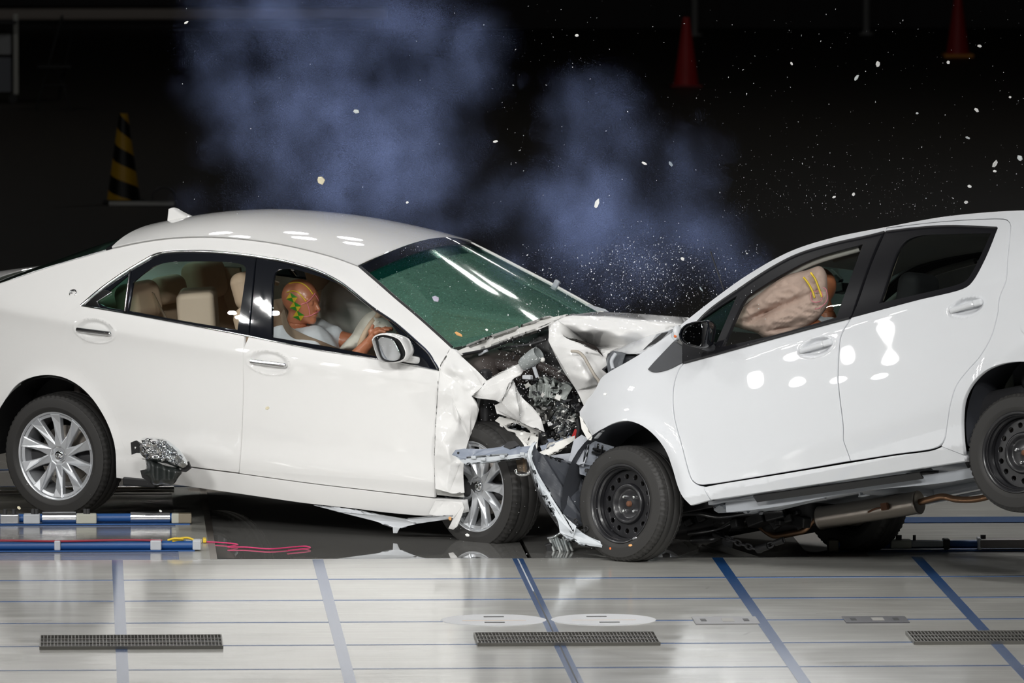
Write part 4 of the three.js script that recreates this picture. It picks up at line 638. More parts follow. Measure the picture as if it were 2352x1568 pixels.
// side airbag hanging over the driver
function pillow(fr, pts, z0, hgt, R, wr, size = 0.022) {
  const loop2 = outline(pts, true, 6).map(([u, v]) => new THREE.Vector2(u, v)); if (area2(loop2) < 0) loop2.reverse();
  const [v, tris] = fill(loop2, [], size * 460), pos = [], idx = [], nb = v.length;
  const dist = (q) => { let d = 1e9; for (let i = 0; i < loop2.length; i++) { const a = loop2[i], b = loop2[(i + 1) % loop2.length], ab = b.clone().sub(a), t = clamp(q.clone().sub(a).dot(ab) / ab.lengthSq(), 0, 1); d = Math.min(d, a.clone().addScaledVector(ab, t).distanceTo(q)); } return d; };
  for (const s of [1, -1]) for (const q of v) { const d = clamp(dist(q) / R, 0, 1), k = Math.sqrt(1 - (1 - d) * (1 - d)), p = fr.plane(q.x, q.y, z0 + s * (hgt * k + (d > 0 ? wr(q.x, q.y) * Math.min(1, d * 3) : 0))); pos.push(p.x, p.y, p.z); }
  for (const t of tris) { idx.push(t[0], t[2], t[1]); idx.push(t[0] + nb, t[1] + nb, t[2] + nb); }
  const g = new THREE.BufferGeometry(); g.setAttribute('position', new THREE.Float32BufferAttribute(pos, 3)); g.setIndex(idx); g.computeVertexNormals(); return g;
}
const creases = (list, w, k) => (u, v) => { let s = 0; for (const [a, b, c, d, amp] of list) { const dx = c - a, dy = d - b, L = Math.hypot(dx, dy), t = clamp(((u - a) * dx + (v - b) * dy) / (L * L), 0, 1), e = Math.hypot(u - a - t * dx, v - b - t * dy); s -= amp * Math.exp(-e / w) * Math.sin(Math.PI * clamp(t, 0.05, 0.95)); } return s + k * (0.5 - Math.abs(2 * noise3(u / 26, v / 17, 3.1))) + k * 0.6 * fbm(u / 15, v / 12, 8.2, 3); };
{ const bag = partGroup(hatch, 'side_airbag', 'creased pinkish curtain airbag filling the front window');
  part(bag, 'bag', pillow(H, [[1853, 620], [1884, 611], [1897, 626], [1901, 665], [1903, 695], [1891, 718], [1868, 741], [1830, 760], [1757, 777], [1741, 766], [1695, 752], [1674, 742], [1688, 715], [1718, 688], [1757, 657], [1795, 634]], 0.56, 0.085, 46, creases([[1690, 745, 1880, 668, 0.055], [1700, 752, 1790, 705, 0.04], [1745, 762, 1860, 745, 0.03], [1760, 668, 1850, 640, 0.02], [1870, 660, 1885, 735, 0.02]], 9, 0.012), 0.014), M.airbagPink);
  const onBag = (u, v) => H.plane(u, v, 0.655);
  for (const l of [[[1846, 637], [1856, 650], [1866, 668], [1871, 684]], [[1862, 626], [1872, 640], [1880, 660], [1888, 682]]]) part(bag, 'yellow_stripe', tube(l.map((p) => onBag(...p)), 0.0055, 20, 6), M.yellow);
  for (const l of [[[1862, 672], [1880, 668], [1888, 672], [1886, 690], [1866, 692], [1862, 672]], [[1890, 660], [1897, 664], [1899, 690], [1884, 706], [1872, 710]]]) part(bag, 'pink_marking', tube(l.map((p) => onBag(...p)), 0.002, 30, 5), M.pink); }
// ---------------------------------------------------------------- the crushed front of the saloon
const sh = (parent, name, fr, mat, pts, o = {}, label) => part(parent, name, sheet(fr, pts, o), mat, label);
sh(sedan, 'front_wing', S, M.pearl, [[1008, 851, .865], [1014, 836, .85], [1035, 800, .79], [1050, 803, .78], [1061, 819, .78], [1090, 845, .78], [1118, 874, .78], [1104, 893, .80], [1083, 909, .83], [1092, 922, .83], [1100, 940, .80], [1097, 955, .79], [1088, 983, .80], [1076, 1012, .82, 0], [1067, 1050, .84, 0], [1064, 1085, .85, 0], [1067, 1131, .85], [1040, 1133, .86], [1000, 1122, .868], [998, 1060, .868], [1001, 985, .868], [1006, 900, .868]], { crumple: 0.030, freq: 7, size: 0.012, ridge: 0.7, inner: [[1035, 900, .86], [1060, 870, .82], [1050, 960, .88], [1030, 1040, .88], [1075, 890, .84], [1040, 850, .86]] }, 'crumpled white front wing');
sh(sedan, 'wing_fold', S, M.pearl, [[1083, 909, .83], [1104, 893, .82], [1118, 874, .80], [1150, 856, .82], [1176, 842, .80], [1195, 834, .76], [1207, 844, .76], [1196, 862, .78], [1180, 868, .82], [1170, 890, .84], [1160, 908, .84], [1153, 927, .80], [1138, 919, .80], [1095, 914, .82]], { crumple: 0.02, freq: 7, size: 0.010, seedZ: 2, ridge: 0.6 }, 'folded-over white wing metal');
sh(sedan, 'wing_fold', S, M.pearl, [[1178, 870, .80], [1195, 907, .78, 0], [1225, 937, .76, 0], [1242, 960, .75, 0], [1251, 992, .74], [1240, 987, .76], [1218, 979, .77], [1180, 962, .78], [1141, 949, .78], [1136, 930, .78], [1152, 924, .82], [1161, 905, .85], [1170, 880, .84]], { crumple: 0.018, freq: 7, size: 0.010, seedZ: 4, inner: [[1190, 940, .84], [1180, 905, .84]] }, 'torn white wing tip');
sh(sedan, 'lamp_frame', S, M.bareWhite, [[1137, 966, .74], [1146, 957, .74], [1170, 962, .74], [1202, 969, .72], [1237, 986, .70], [1236, 1004, .70], [1222, 1001, .71], [1213, 1020, .70], [1201, 1017, .71], [1182, 993, .72], [1166, 989, .73], [1154, 976, .74]], { crumple: 0.015, freq: 9, size: 0.012, seedZ: 6, thick: 0.012, holes: [[[1158, 975, 1], [1180, 970, 1], [1214, 984, 1], [1219, 994, 1], [1192, 990, 1], [1166, 985, 1]]] }, 'white metal frame with slotted hole');
for (const [u, v] of [[1164, 981], [1178, 975], [1180, 987], [1204, 979]]) part(sedan, 'frame_rib', box(0.022, 0.014, 0.03, 0, 0, 0, 0.006).translate(...S.plane(u, v, .69).toArray()), M.lightGrey);
sh(sedan, 'bumper_stay', S, M.bareWhite, [[1170, 992, .72], [1190, 1000, .72], [1212, 1022, .72], [1220, 1000, .72], [1236, 1003, .72], [1232, 1030, .74], [1206, 1032, .74], [1196, 1030, .74], [1185, 1012, .73]], { crumple: 0.012, size: 0.012, seedZ: 3, thick: 0.01 });
sh(sedan, 'bonnet', S, M.pearl, [[1261, 748, .66], [1280, 735, .60], [1299, 724, .58], [1337, 719, .26, 0], [1366, 716, .18, 0], [1420, 717, .14, 0], [1465, 720, .12, 0], [1525, 724, .14, 0], [1582, 729, .18], [1600, 775, .45], [1500, 860, .50], [1440, 866, .55], [1400, 880, .60], [1380, 884, .64], [1352, 916, .66], [1341, 932, .66], [1325, 898, .66, 0], [1293, 850, .66, 0], [1273, 812, .66, 0], [1260, 783, .67]], { crumple: 0.016, freq: 4.0, size: 0.013, seedZ: 9, ridge: 0.4, holes: [[[1291, 768, 1], [1305, 775], [1320, 778], [1336, 783], [1352, 788], [1368, 795], [1380, 806], [1387, 820, 1], [1376, 810], [1364, 801], [1348, 795], [1330, 787], [1312, 781], [1298, 775]]], inner: [...Array.from({ length: 26 }, (_, i) => { const u = lerp(1302, 1566, i / 25); return [u, 728 + Math.pow((u - 1299) / 266, 1.8) * 19, lerp(0.62, 0.56, i / 25)]; }), [1300, 745, .64], [1380, 756, .62], [1460, 760, .60], [1530, 764, .57], [1340, 760, .63], [1420, 770, .61], [1500, 780, .58], [1300, 800, .70], [1330, 840, .74], [1362, 830, .66], [1350, 870, .74], [1320, 860, .72], [1420, 820, .58], [1345, 812, .70]] }, 'buckled white bonnet folded down at its corner');
part(sedan, 'bonnet_flange', tube([[1312, 806], [1328, 808], [1340, 818], [1352, 838], [1366, 862], [1376, 876], [1378, 892], [1370, 900]].map(([u, v]) => S.plane(u, v, .745)), 0.008, 40, 6), std([0.42, 0.38, 0.33], 0.6));
sh(sedan, 'bonnet_reinforcement', S, M.dark, [[1262, 775, .50], [1290, 840, .50], [1340, 926, .52], [1350, 915, .40], [1330, 860, .35], [1300, 790, .35]], { crumple: 0.01, size: 0.02 });
sh(sedan, 'cowl', S, M.bareWhite, [[1049, 806, .78], [1110, 781, .60], [1180, 757, .38], [1256, 731, .18], [1303, 721, .02], [1308, 727, .06], [1259, 749, .22], [1180, 777, .44], [1111, 802, .66], [1060, 813, .78]], { crumple: 0.008, freq: 6, size: 0.012, thick: 0.012 }, 'white edge of the scuttle under the windscreen');
part(sedan, 'cowl_seal', tube([[1062, 814], [1111, 804], [1180, 779], [1258, 752]].map(([u, v], i) => S.plane(u, v, [.78, .66, .44, .22][i])), 0.008, 24, 6), M.black);
for (const [u, v] of [[1105, 812], [1114, 807]]) part(sedan, 'cowl_clip', box(0.03, 0.014, 0.02, 0, 0, 0, 0.004).rotateZ(0.4).translate(...S.plane(u, v, .66).toArray()), M.lightGrey);
// a black sheet put in for the shade of the engine bay, and what fills it
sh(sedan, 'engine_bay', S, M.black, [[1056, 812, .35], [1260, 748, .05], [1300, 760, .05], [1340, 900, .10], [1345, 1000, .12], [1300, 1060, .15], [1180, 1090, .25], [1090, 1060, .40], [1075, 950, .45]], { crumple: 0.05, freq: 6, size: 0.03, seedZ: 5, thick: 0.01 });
part(sedan, 'air_duct', tube([[1078, 812], [1110, 830], [1150, 838], [1200, 845]].map(([u, v]) => S.plane(u, v, .56)), 0.030, 30, 10), std([0.035, 0.027, 0.025], 0.6));
part(sedan, 'air_duct', tube([[1240, 840], [1270, 855], [1300, 875], [1330, 900]].map(([u, v]) => S.plane(u, v, .40)), 0.026, 30, 10), std([0.035, 0.027, 0.025], 0.6));
part(sedan, 'wiring_loom', merge([[[1085, 822], [1150, 800], [1220, 790], [1255, 780]], [[1190, 870], [1230, 872], [1260, 868], [1290, 880]], [[1260, 920], [1268, 950], [1258, 975]], [[1240, 985], [1262, 960], [1290, 948]]].map((l, i) => tube(l.map(([u, v]) => S.plane(u, v, .45 - .02 * i)), 0.007, 24, 6))), M.dark);
{ const a = S.plane(1200, 838, .80), b = S.plane(1234, 814, .80), d = b.clone().sub(a), L = d.length(), g = lathe([[0.030, 0], [0.036, 0.02], [0.041, L * 0.8], [0.038, L + 0.01], [0.034, L + 0.012], [0.034, L * 0.5], [0.0, L * 0.45]], 20);
  g.applyQuaternion(new THREE.Quaternion().setFromUnitVectors(V3(0, 1, 0), d.normalize())).translate(a.x, a.y, a.z); part(sedan, 'strut_cup', g, std([0.26, 0.28, 0.28], 0.4), 'grey metal cup');
  part(sedan, 'cup_bracket', merge([rod(S.plane(1226, 842, .80), S.plane(1234, 866, .79), 0.010), box(0.05, 0.02, 0.03, 0, 0, 0, 0.005).translate(...S.plane(1212, 866, .79).toArray())]), M.lightGrey);
  part(sedan, 'cup_nut', new THREE.SphereGeometry(0.013, 10, 8).translate(...S.plane(1246, 826, .80).toArray()), M.bareWhite); }
sh(sedan, 'radiator_tank', S, std([0.40, 0.43, 0.41], 0.45), [[1216, 886, .56], [1236, 881, .58], [1256, 880, .58], [1276, 892, .58], [1284, 897, .57], [1282, 918, .56], [1262, 913, .57], [1240, 912, .57], [1214, 914, .56]], { crumple: 0.012, freq: 9, size: 0.008, thick: 0.04 }, 'pale grey ribbed radiator tank');
for (let i = 0; i < 5; i++) part(sedan, 'tank_rib', rod(S.plane(1226 + i * 11, 884 + (i > 2 ? (i - 2) * 4 : 0), .585), S.plane(1224 + i * 11, 912, .585), 0.004, 6), std([0.40, 0.43, 0.41], 0.45));
sh(sedan, 'radiator_tank', S, std([0.40, 0.43, 0.41], 0.45), [[1284, 895, .56], [1290, 885, .56], [1302, 886, .55], [1313, 893, .54], [1303, 910, .54], [1300, 920, .54], [1284, 914, .56]], { crumple: 0.02, freq: 12, size: 0.008, thick: 0.03 });
sh(sedan, 'engine_cover', S, std([0.16, 0.16, 0.15], 0.5), [[1222, 916, .46], [1262, 915, .48], [1268, 950, .46], [1252, 972, .46], [1236, 950, .46], [1216, 930, .45]], { crumple: 0.02, freq: 8, size: 0.012, thick: 0.06 });
sh(sedan, 'engine_cover', S, std([0.22, 0.23, 0.22], 0.5), [[1272, 922, .45], [1300, 925, .45], [1298, 950, .45], [1276, 955, .45]], { crumple: 0.03, freq: 9, size: 0.012, thick: 0.05 });
sh(sedan, 'wheel_arch_liner', S, M.black, [[1100, 925, .62], [1150, 930, .62], [1200, 990, .58], [1240, 1010, .55], [1250, 1080, .5], [1180, 1040, .5], [1110, 1000, .6], [1072, 1040, .65], [1090, 985, .68]], { crumple: 0.03, freq: 6, size: 0.02, thick: 0.008 });
part(sedan, 'suspension_strut', merge([rod(S.plane(1160, 940, .52), S.plane(1140, 1060, .50), 0.022), rod(S.plane(1152, 960, .52), S.plane(1146, 1010, .52), 0.045)]), M.black);
sh(sedan, 'inner_wing', S, std([0.30, 0.30, 0.29], 0.5), [[1096, 915, .70], [1104, 916, .68], [1096, 960, .70], [1090, 985, .74], [1088, 960, .76]], { crumple: 0.01, size: 0.015 });
// shattered lamp and mixed fragments, too many to tell apart
function fragments(fr, list, mats, parent, name) {
  const lots = mats.map(() => []);
  for (const [u0, u1, v0, v1, z0, z1, n, s0, s1] of list) for (let i = 0; i < n; i++) {
    const k = Math.floor(rnd() * mats.length), g = new THREE.BoxGeometry(rr(.4, 1), rr(.3, 1), rr(.06, .3)), P = g.attributes.position;
    for (let j = 0; j < P.count; j++) { const h = Math.sin(P.getX(j) * 91 + P.getY(j) * 57 + P.getZ(j) * 31 + i) * 0.25; P.setX(j, P.getX(j) * (1 + h)); P.setY(j, P.getY(j) * (1 - h)); }
    const s = rr(s0, s1); g.scale(s, s, s).rotateX(rr(0, 6)).rotateY(rr(0, 6)).rotateZ(rr(0, 6)); const p = fr.plane(lerp(u0, u1, (rnd() + rnd()) / 2), lerp(v0, v1, (rnd() + rnd()) / 2), rr(z0, z1)); g.translate(p.x, p.y, p.z); const q = g.toNonIndexed(); q.computeVertexNormals(); lots[k].push(q); }
  lots.forEach((l, i) => { if (l.length) { const m = part(parent, name, merge(l), mats[i]); m.userData.kind = 'stuff'; } });
}
fragments(S, [[1190, 1350, 850, 1010, .42, .66, 170, .010, .035], [1262, 1345, 925, 1015, .55, .72, 150, .010, .042], [1090, 1200, 950, 1010, .5, .66, 40, .008, .03], [1215, 1310, 985, 1040, .55, .72, 60, .008, .028], [1060, 1250, 770, 860, .40, .6, 30, .006, .02]], [M.black, M.dark, M.chrome, M.lens, M.bareWhite, M.plastic, std([0.25, 0.25, 0.24], 0.4)], sedan, 'broken_fragments');
sh(sedan, 'lamp_reflector', S, M.chrome, [[1272, 968, .68], [1290, 958, .70], [1306, 966, .70], [1312, 985, .68], [1296, 1000, .68], [1276, 994, .68]], { crumple: 0.05, freq: 16, size: 0.008, seedZ: 8, flat: true }, 'crushed chrome lamp reflector');
sh(sedan, 'lamp_lens', S, M.lens, [[1312, 922, .66], [1330, 928, .66], [1336, 950, .64], [1322, 962, .66], [1310, 945, .68]], { crumple: 0.04, freq: 14, size: 0.010, seedZ: 1, flat: true });
sh(sedan, 'red_bracket', S, M.red, [[1313, 1002, .86], [1320, 985, .86], [1325, 988, .86], [1321, 1010, .86]], { crumple: 0.004, size: 0.02, thick: 0.012 });
part(sedan, 'radiator_hose', tube([[1326, 962], [1330, 985], [1328, 1005], [1334, 1018]].map(([u, v]) => S.plane(u, v, .95)), 0.012, 24, 8), M.black);
// sill end and the torn skirt under the front door
sh(sedan, 'sill_end', S, M.pearl, [[1000, 1150, .87], [1062, 1152, .84], [1066, 1166, .84], [1061, 1182, .84], [1050, 1208, .84], [1041, 1216, .82], [1030, 1213, .82], [1041, 1190, .84], [1000, 1184, .86], [985, 1180, .87]], { crumple: 0.012, freq: 7, size: 0.012, seedZ: 7 }, 'torn white end of the sill');
sh(sedan, 'sill_bracket', S, std([0.45, 0.45, 0.43], 0.5), [[1000, 1122, .84], [1030, 1126, .84], [1064, 1130, .83], [1066, 1142, .83], [1040, 1140, .82], [1004, 1136, .83]], { crumple: 0.008, size: 0.012 });
sh(sedan, 'torn_skirt', S, phys([0.55, 0.57, 0.60], 0.4, 0, { clearcoat: 0.6 }), [[720, 1160, .85], [800, 1168, .86], [870, 1182, .88], [930, 1192, .88], [1000, 1186, .87], [1040, 1184, .85], [1030, 1192, .84], [960, 1202, .86], [918, 1212, .87], [912, 1224, .86], [903, 1224, .86], [902, 1210, .87], [860, 1196, .86], [780, 1176, .85]], { crumple: 0.012, freq: 5, size: 0.014, seedZ: 6 }, 'torn grey skirt hanging below the sill');
part(sedan, 'pillar_clip', box(0.03, 0.05, 0.02, 0, 0, 0, 0.006).rotateZ(-0.5).translate(...shieldAt(0.62, -0.99, 0.01).toArray()), M.lightGrey);
sh(sedan, 'pillar_clip', S, M.lightGrey, [[1348, 702, -.30], [1366, 712, -.30], [1398, 716, -.30], [1390, 710, -.30], [1362, 702, -.30], [1352, 698, -.30]], { crumple: 0.004, size: 0.02 });
// ---------------------------------------------------------------- torn-off pieces
const loose = (name, label, cat, group) => S.place(thing(name, label, cat, group));
{ const b = loose('bumper_rail', 'torn grey bumper rail jutting across the front wheel of the saloon', 'bumper rail');
  sh(b, 'rail_top', S, std([0.22, 0.25, 0.31], 0.38), [[1038, 1044, 1.02], [1046, 1033, 1.02], [1066, 1030, 1.02], [1110, 1031, 1.00], [1150, 1026, .98], [1166, 1018, .97], [1186, 1017, .97], [1196, 1026, .97], [1226, 1022, .97], [1224, 1042, 1.0], [1168, 1046, 1.02], [1100, 1051, 1.04], [1056, 1053, 1.05]], { crumple: 0.003, freq: 4, size: 0.012, thick: 0.008 }, 'blue-grey upper face of the rail');
  sh(b, 'rail_lip', S, std([0.50, 0.53, 0.56], 0.4), [[1044, 1047, 1.05], [1060, 1054, 1.05], [1100, 1050, 1.05], [1168, 1045, 1.03], [1214, 1040, 1.01], [1216, 1048, 1.01], [1170, 1054, 1.03], [1110, 1060, 1.05], [1064, 1063, 1.05]], { crumple: 0.004, size: 0.012, thick: 0.01 }, 'pale lower lip of the rail');
  for (const [u, v] of [[1088, 1050], [1110, 1054], [1154, 1048], [1200, 1042]]) part(b, 'rail_tab', box(0.028, 0.016, 0.012, 0, 0, 0, 0.004).translate(...S.plane(u, v, 1.06).toArray()), std([0.50, 0.53, 0.56], 0.4));
  part(b, 'bolt_hole', toZ(cyl(0.006, 0.006, 0.008, 12)).translate(...S.plane(1053, 1040, 1.03).toArray()), M.black);
  part(b, 'bracket', sheet(S, [[1155, 1026, .99], [1166, 1014, .99], [1182, 1012, .99], [1192, 1022, .99], [1170, 1030, 1.0]], { crumple: 0.006, size: 0.01, thick: 0.01 }), M.dark); }
{ const b = loose('bumper_rail', 'short pale bumper rail stub beside the red bracket', 'bumper rail');
  sh(b, 'rail_lip', S, M.bareWhite, [[1234, 1040, .92], [1252, 1032, .92], [1262, 1018, .92], [1276, 1016, .90], [1320, 1000, .88], [1320, 1010, .88], [1296, 1026, .90], [1262, 1042, .92], [1244, 1050, .93]], { crumple: 0.012, freq: 8, size: 0.01, thick: 0.012 });
  sh(b, 'rail_top', S, std([0.22, 0.25, 0.31], 0.38), [[1240, 1024, .90], [1254, 1020, .90], [1258, 1008, .90], [1270, 1008, .90], [1274, 1014, .88], [1310, 1000, .86], [1316, 1004, .86], [1276, 1020, .90], [1262, 1024, .91], [1244, 1034, .92]], { crumple: 0.006, size: 0.01, thick: 0.008 });
  part(b, 'bolt_hole', toZ(cyl(0.007, 0.007, 0.02, 12)).translate(...S.plane(1257, 1013, .90).toArray()), M.black); }
{ const b = H.place(thing('bumper_cover', 'torn grey bumper cover curling down in front of the steel wheel', 'bumper'));
  sh(b, 'cover_inner', H, std([0.055, 0.060, 0.072], 0.5), [[1228, 1014, .86], [1236, 1036, .84, 0], [1266, 1050, .76, 0], [1306, 1060, .68, 0], [1345, 1088, .62], [1348, 1138, .60], [1356, 1200, .62], [1324, 1212, .70], [1296, 1186, .78], [1258, 1128, .82, 0], [1232, 1080, .86, 0], [1219, 1044, .88, 0]], { crumple: 0.015, freq: 4, size: 0.014, thick: 0.006 }, 'dark inside of the cover');
  sh(b, 'cover_edge', H, std([0.52, 0.55, 0.58], 0.42), [[1222, 1017, .93], [1231, 1014, .93], [1220, 1044, .94, 0], [1233, 1080, .92, 0], [1259, 1128, .90, 0], [1297, 1184, .87, 0], [1324, 1208, .84], [1316, 1234, .85], [1286, 1223, .88], [1281, 1196, .89, 0], [1260, 1158, .91, 0], [1236, 1111, .93, 0], [1219, 1065, .95, 0], [1212, 1040, .95, 0]], { crumple: 0.003, freq: 5, size: 0.010, thick: 0.012 }, 'pale painted edge of the cover');
  sh(b, 'cover_lip', H, std([0.50, 0.53, 0.56], 0.42), [[1284, 1222, .88], [1300, 1222, .86, 0], [1320, 1210, .84], [1336, 1222, .80, 0], [1362, 1236, .78, 0], [1388, 1246, .76], [1382, 1257, .77], [1350, 1252, .80, 0], [1316, 1240, .84, 0]], { crumple: 0.006, size: 0.010, thick: 0.010 });
  for (const [u, v, r] of [[1338, 1222, .012], [1346, 1214, .012], [1322, 1196, .010]]) part(b, 'clip', new THREE.TorusGeometry(r, 0.004, 6, 14).translate(...H.plane(u, v, .76).toArray()), M.black);
  part(b, 'undertray', sheet(H, [[1215, 1075, .60], [1235, 1090, .60], [1300, 1200, .55], [1285, 1215, .55], [1240, 1150, .58]], { crumple: 0.03, freq: 8, size: 0.015, seedZ: 3 }), M.dark); }
{ const b = partGroup(hatch, 'crash_box', 'bare grey crash box with light and shade in its face colours and black slots ahead of the front wheel');
  sh(b, 'box_side', H, std([0.42, 0.44, 0.48], 0.45), [[1306, 1058, .72], [1318, 1010, .72], [1336, 998, .72], [1352, 1008, .74], [1342, 1064, .74], [1330, 1066, .74]], { crumple: 0.004, size: 0.02, thick: 0.01 });  // lighter grey, the light on this face is put into its colour
  sh(b, 'box_side', H, std([0.26, 0.28, 0.32], 0.45), [[1342, 1064, .74], [1352, 1008, .74], [1410, 1026, .60], [1408, 1060, .58], [1380, 1078, .62]], { crumple: 0.004, size: 0.02, thick: 0.01 });  // darker grey of the same box, its shade is in the colour
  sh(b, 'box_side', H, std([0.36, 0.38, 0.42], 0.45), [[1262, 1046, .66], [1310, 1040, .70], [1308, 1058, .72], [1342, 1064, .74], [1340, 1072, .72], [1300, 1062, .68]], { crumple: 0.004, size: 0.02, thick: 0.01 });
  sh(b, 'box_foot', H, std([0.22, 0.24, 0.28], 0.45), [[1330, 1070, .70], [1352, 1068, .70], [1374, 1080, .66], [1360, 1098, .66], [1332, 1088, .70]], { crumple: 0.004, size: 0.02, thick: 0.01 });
  for (const l of [[[1362, 1030], [1390, 1036]], [[1374, 1020], [1370, 1046]], [[1384, 1024], [1380, 1048]], [[1360, 1038], [1384, 1044]]]) part(b, 'slot', rod(H.plane(...l[0], .72), H.plane(...l[1], .66), 0.006, 6), M.black);
  part(b, 'bolt_hole', toZ(cyl(0.010, 0.010, 0.014, 14)).translate(...H.plane(1348, 1080, .715).toArray()), M.black); }
{ const b = loose('fog_lamp', 'chrome-ringed fog lamp dangling beside the front tyre', 'lamp');
  part(b, 'ring', tube([[1184, 1078], [1188, 1086], [1200, 1090], [1214, 1086], [1221, 1074]].map(([u, v]) => S.plane(u, v, .97)), 0.009, 30, 8), M.chrome);
  part(b, 'lens', sheet(S, [[1184, 1052, .95], [1208, 1052, .95], [1210, 1084, .96], [1190, 1082, .96]], { crumple: 0.01, size: 0.012 }), phys([0.6, 0.52, 0.42], 0.05, 0, { transmission: 0.9, thickness: 0 }));
  part(b, 'bulb_holder', rod(S.plane(1203, 1050, .93), S.plane(1204, 1082, .94), 0.006), M.bareWhite); }
{ const b = thing('broken_lamp', 'smashed headlamp with chrome edge lying on the glass', 'lamp'); const P = (u, v, h) => { const p = atHeight(u, v, h); return p; };
  const Z = atHeight(1290, 1262, 0).z, q = (u, v) => atZ(u, v, Z);
  part(b, 'chrome_rim', tube([q(1257, 1236), q(1272, 1232), q(1290, 1224), q(1302, 1234), q(1314, 1240)], 0.007, 30, 8), M.chrome);
  const g = []; for (let i = 0; i < 10; i++) { const a = q(1262 + i * 4.5, 1236 + rr(-3, 3)), c = q(1272 + i * 4.5, 1264 + rr(-4, 4)); g.push(rod(a.add(V3(0, 0, rr(-.05, .05))), c.add(V3(0, 0, rr(-.03, .08))), 0.006, 6)); } part(b, 'ribs', merge(g), std([0.45, 0.47, 0.46], 0.4));
  part(b, 'lens', box(0.11, 0.05, 0.09, 0, 0, 0, 0.01).rotateZ(-0.4).translate(...q(1290, 1248).toArray()), M.lens);
  part(b, 'mount', box(0.035, 0.05, 0.05, 0, 0, 0, 0.006).rotateZ(0.3).translate(...q(1262, 1258).toArray()), M.black); }
{ const b = loose('loose_headlamp', 'torn-out chrome headlamp flying past the rear door of the saloon', 'lamp'), z = 1.15;
  part(b, 'reflector', pillow(S, [[316, 1014], [330, 1004], [356, 1004], [382, 1009], [398, 1022], [414, 1034], [426, 1052], [432, 1068], [420, 1076], [380, 1064], [340, 1056], [322, 1042]], z, 0.06, 20, (u, v) => 0.02 * Math.sin(u / 5.5) * Math.cos(v / 6) + 0.02 * noise3(u / 9, v / 7, 1), 0.007), M.chrome, 'chrome reflector');
  part(b, 'lens', pillow(S, [[352, 1010], [382, 1010], [400, 1022], [420, 1042], [428, 1066], [404, 1066], [372, 1052]], z + 0.03, 0.06, 22, (u, v) => 0.006 * noise3(u / 12, v / 12, 2), 0.012), M.lens);
  for (const [u, v, r] of [[352, 1026, .026], [378, 1040, .030], [400, 1052, .022]]) part(b, 'lamp_bowl', lathe([[0.002, 0], [r * .6, 0.004], [r, 0.02], [r * 1.08, 0.022]], 24).rotateX(Math.PI / 2).translate(...S.plane(u, v, z + 0.05).toArray()), M.chrome);
  part(b, 'housing', pillow(S, [[332, 1050], [380, 1066], [420, 1080], [410, 1096], [398, 1112], [372, 1113], [350, 1113], [340, 1098], [328, 1090], [336, 1072]], z - 0.03, 0.07, 14, (u, v) => 0.012 * Math.sin(u / 4.2), 0.009), phys([0.018, 0.022, 0.021], 0.35, 0, { clearcoat: 0.6 }), 'black plastic housing');
  part(b, 'bracket', sheet(S, [[300, 1016, z], [310, 1012, z], [326, 1020, z], [324, 1040, z], [312, 1040, z], [302, 1044, z]], { crumple: 0.006, size: 0.01, thick: 0.014, holes: [[[305, 1026, 1], [313, 1026, 1], [308, 1036, 1]]] }), M.black);
  part(b, 'bracket', sheet(S, [[420, 1066, z], [430, 1060, z], [436, 1076, z], [426, 1084, z], [414, 1082, z]], { crumple: 0.008, size: 0.01, thick: 0.02 }), M.black);
  part(b, 'bracket', sheet(S, [[322, 1080, z], [334, 1078, z], [350, 1100, z], [344, 1108, z], [326, 1096, z]], { crumple: 0.01, size: 0.01, thick: 0.02 }), M.black); }
// ---------------------------------------------------------------- crash test dummies
const sBall = (p, c, r) => p.distanceTo(c) - r;
const sEll = (p, c, a, b, d) => { const x = (p.x - c.x) / a, y = (p.y - c.y) / b, z = (p.z - c.z) / d, k = Math.hypot(x, y, z), m = Math.hypot(x / a, y / b, z / d); return m > 1e-6 ? k * (k - 1) / m : -Math.min(a, b, d); };
const tv = V3(), tw = V3();
const sCap = (p, a, b, ra, rb) => { tv.subVectors(p, a); tw.subVectors(b, a); const t = clamp(tv.dot(tw) / tw.lengthSq(), 0, 1); return tv.addScaledVector(tw, -t).length() - lerp(ra, rb, t); };
const smin = (a, b, k) => { const h = Math.max(k - Math.abs(a - b), 0) / k; return Math.min(a, b) - h * h * k * 0.25; };
function march(sdf, c, half, res) {
  const mc = new MarchingCubes(res, new THREE.MeshBasicMaterial(), false, false, 900000), p = V3(); mc.isolation = 0;
  for (let k = 0; k < res; k++) for (let j = 0; j < res; j++) for (let i = 0; i < res; i++) { p.set(c.x + (i - res / 2) / (res / 2) * half, c.y + (j - res / 2) / (res / 2) * half, c.z + (k - res / 2) / (res / 2) * half); mc.field[k * res * res + j * res + i] = -sdf(p); }
  mc.update();
  const n = mc.count, g = new THREE.BufferGeometry();
  g.setAttribute('position', new THREE.Float32BufferAttribute(Float32Array.from(mc.positionArray.subarray(0, n * 3)), 3));
  g.scale(half, half, half).translate(c.x, c.y, c.z);
  const h = mergeVertices(g, 1e-5); h.computeVertexNormals(); return h.toNonIndexed();
}
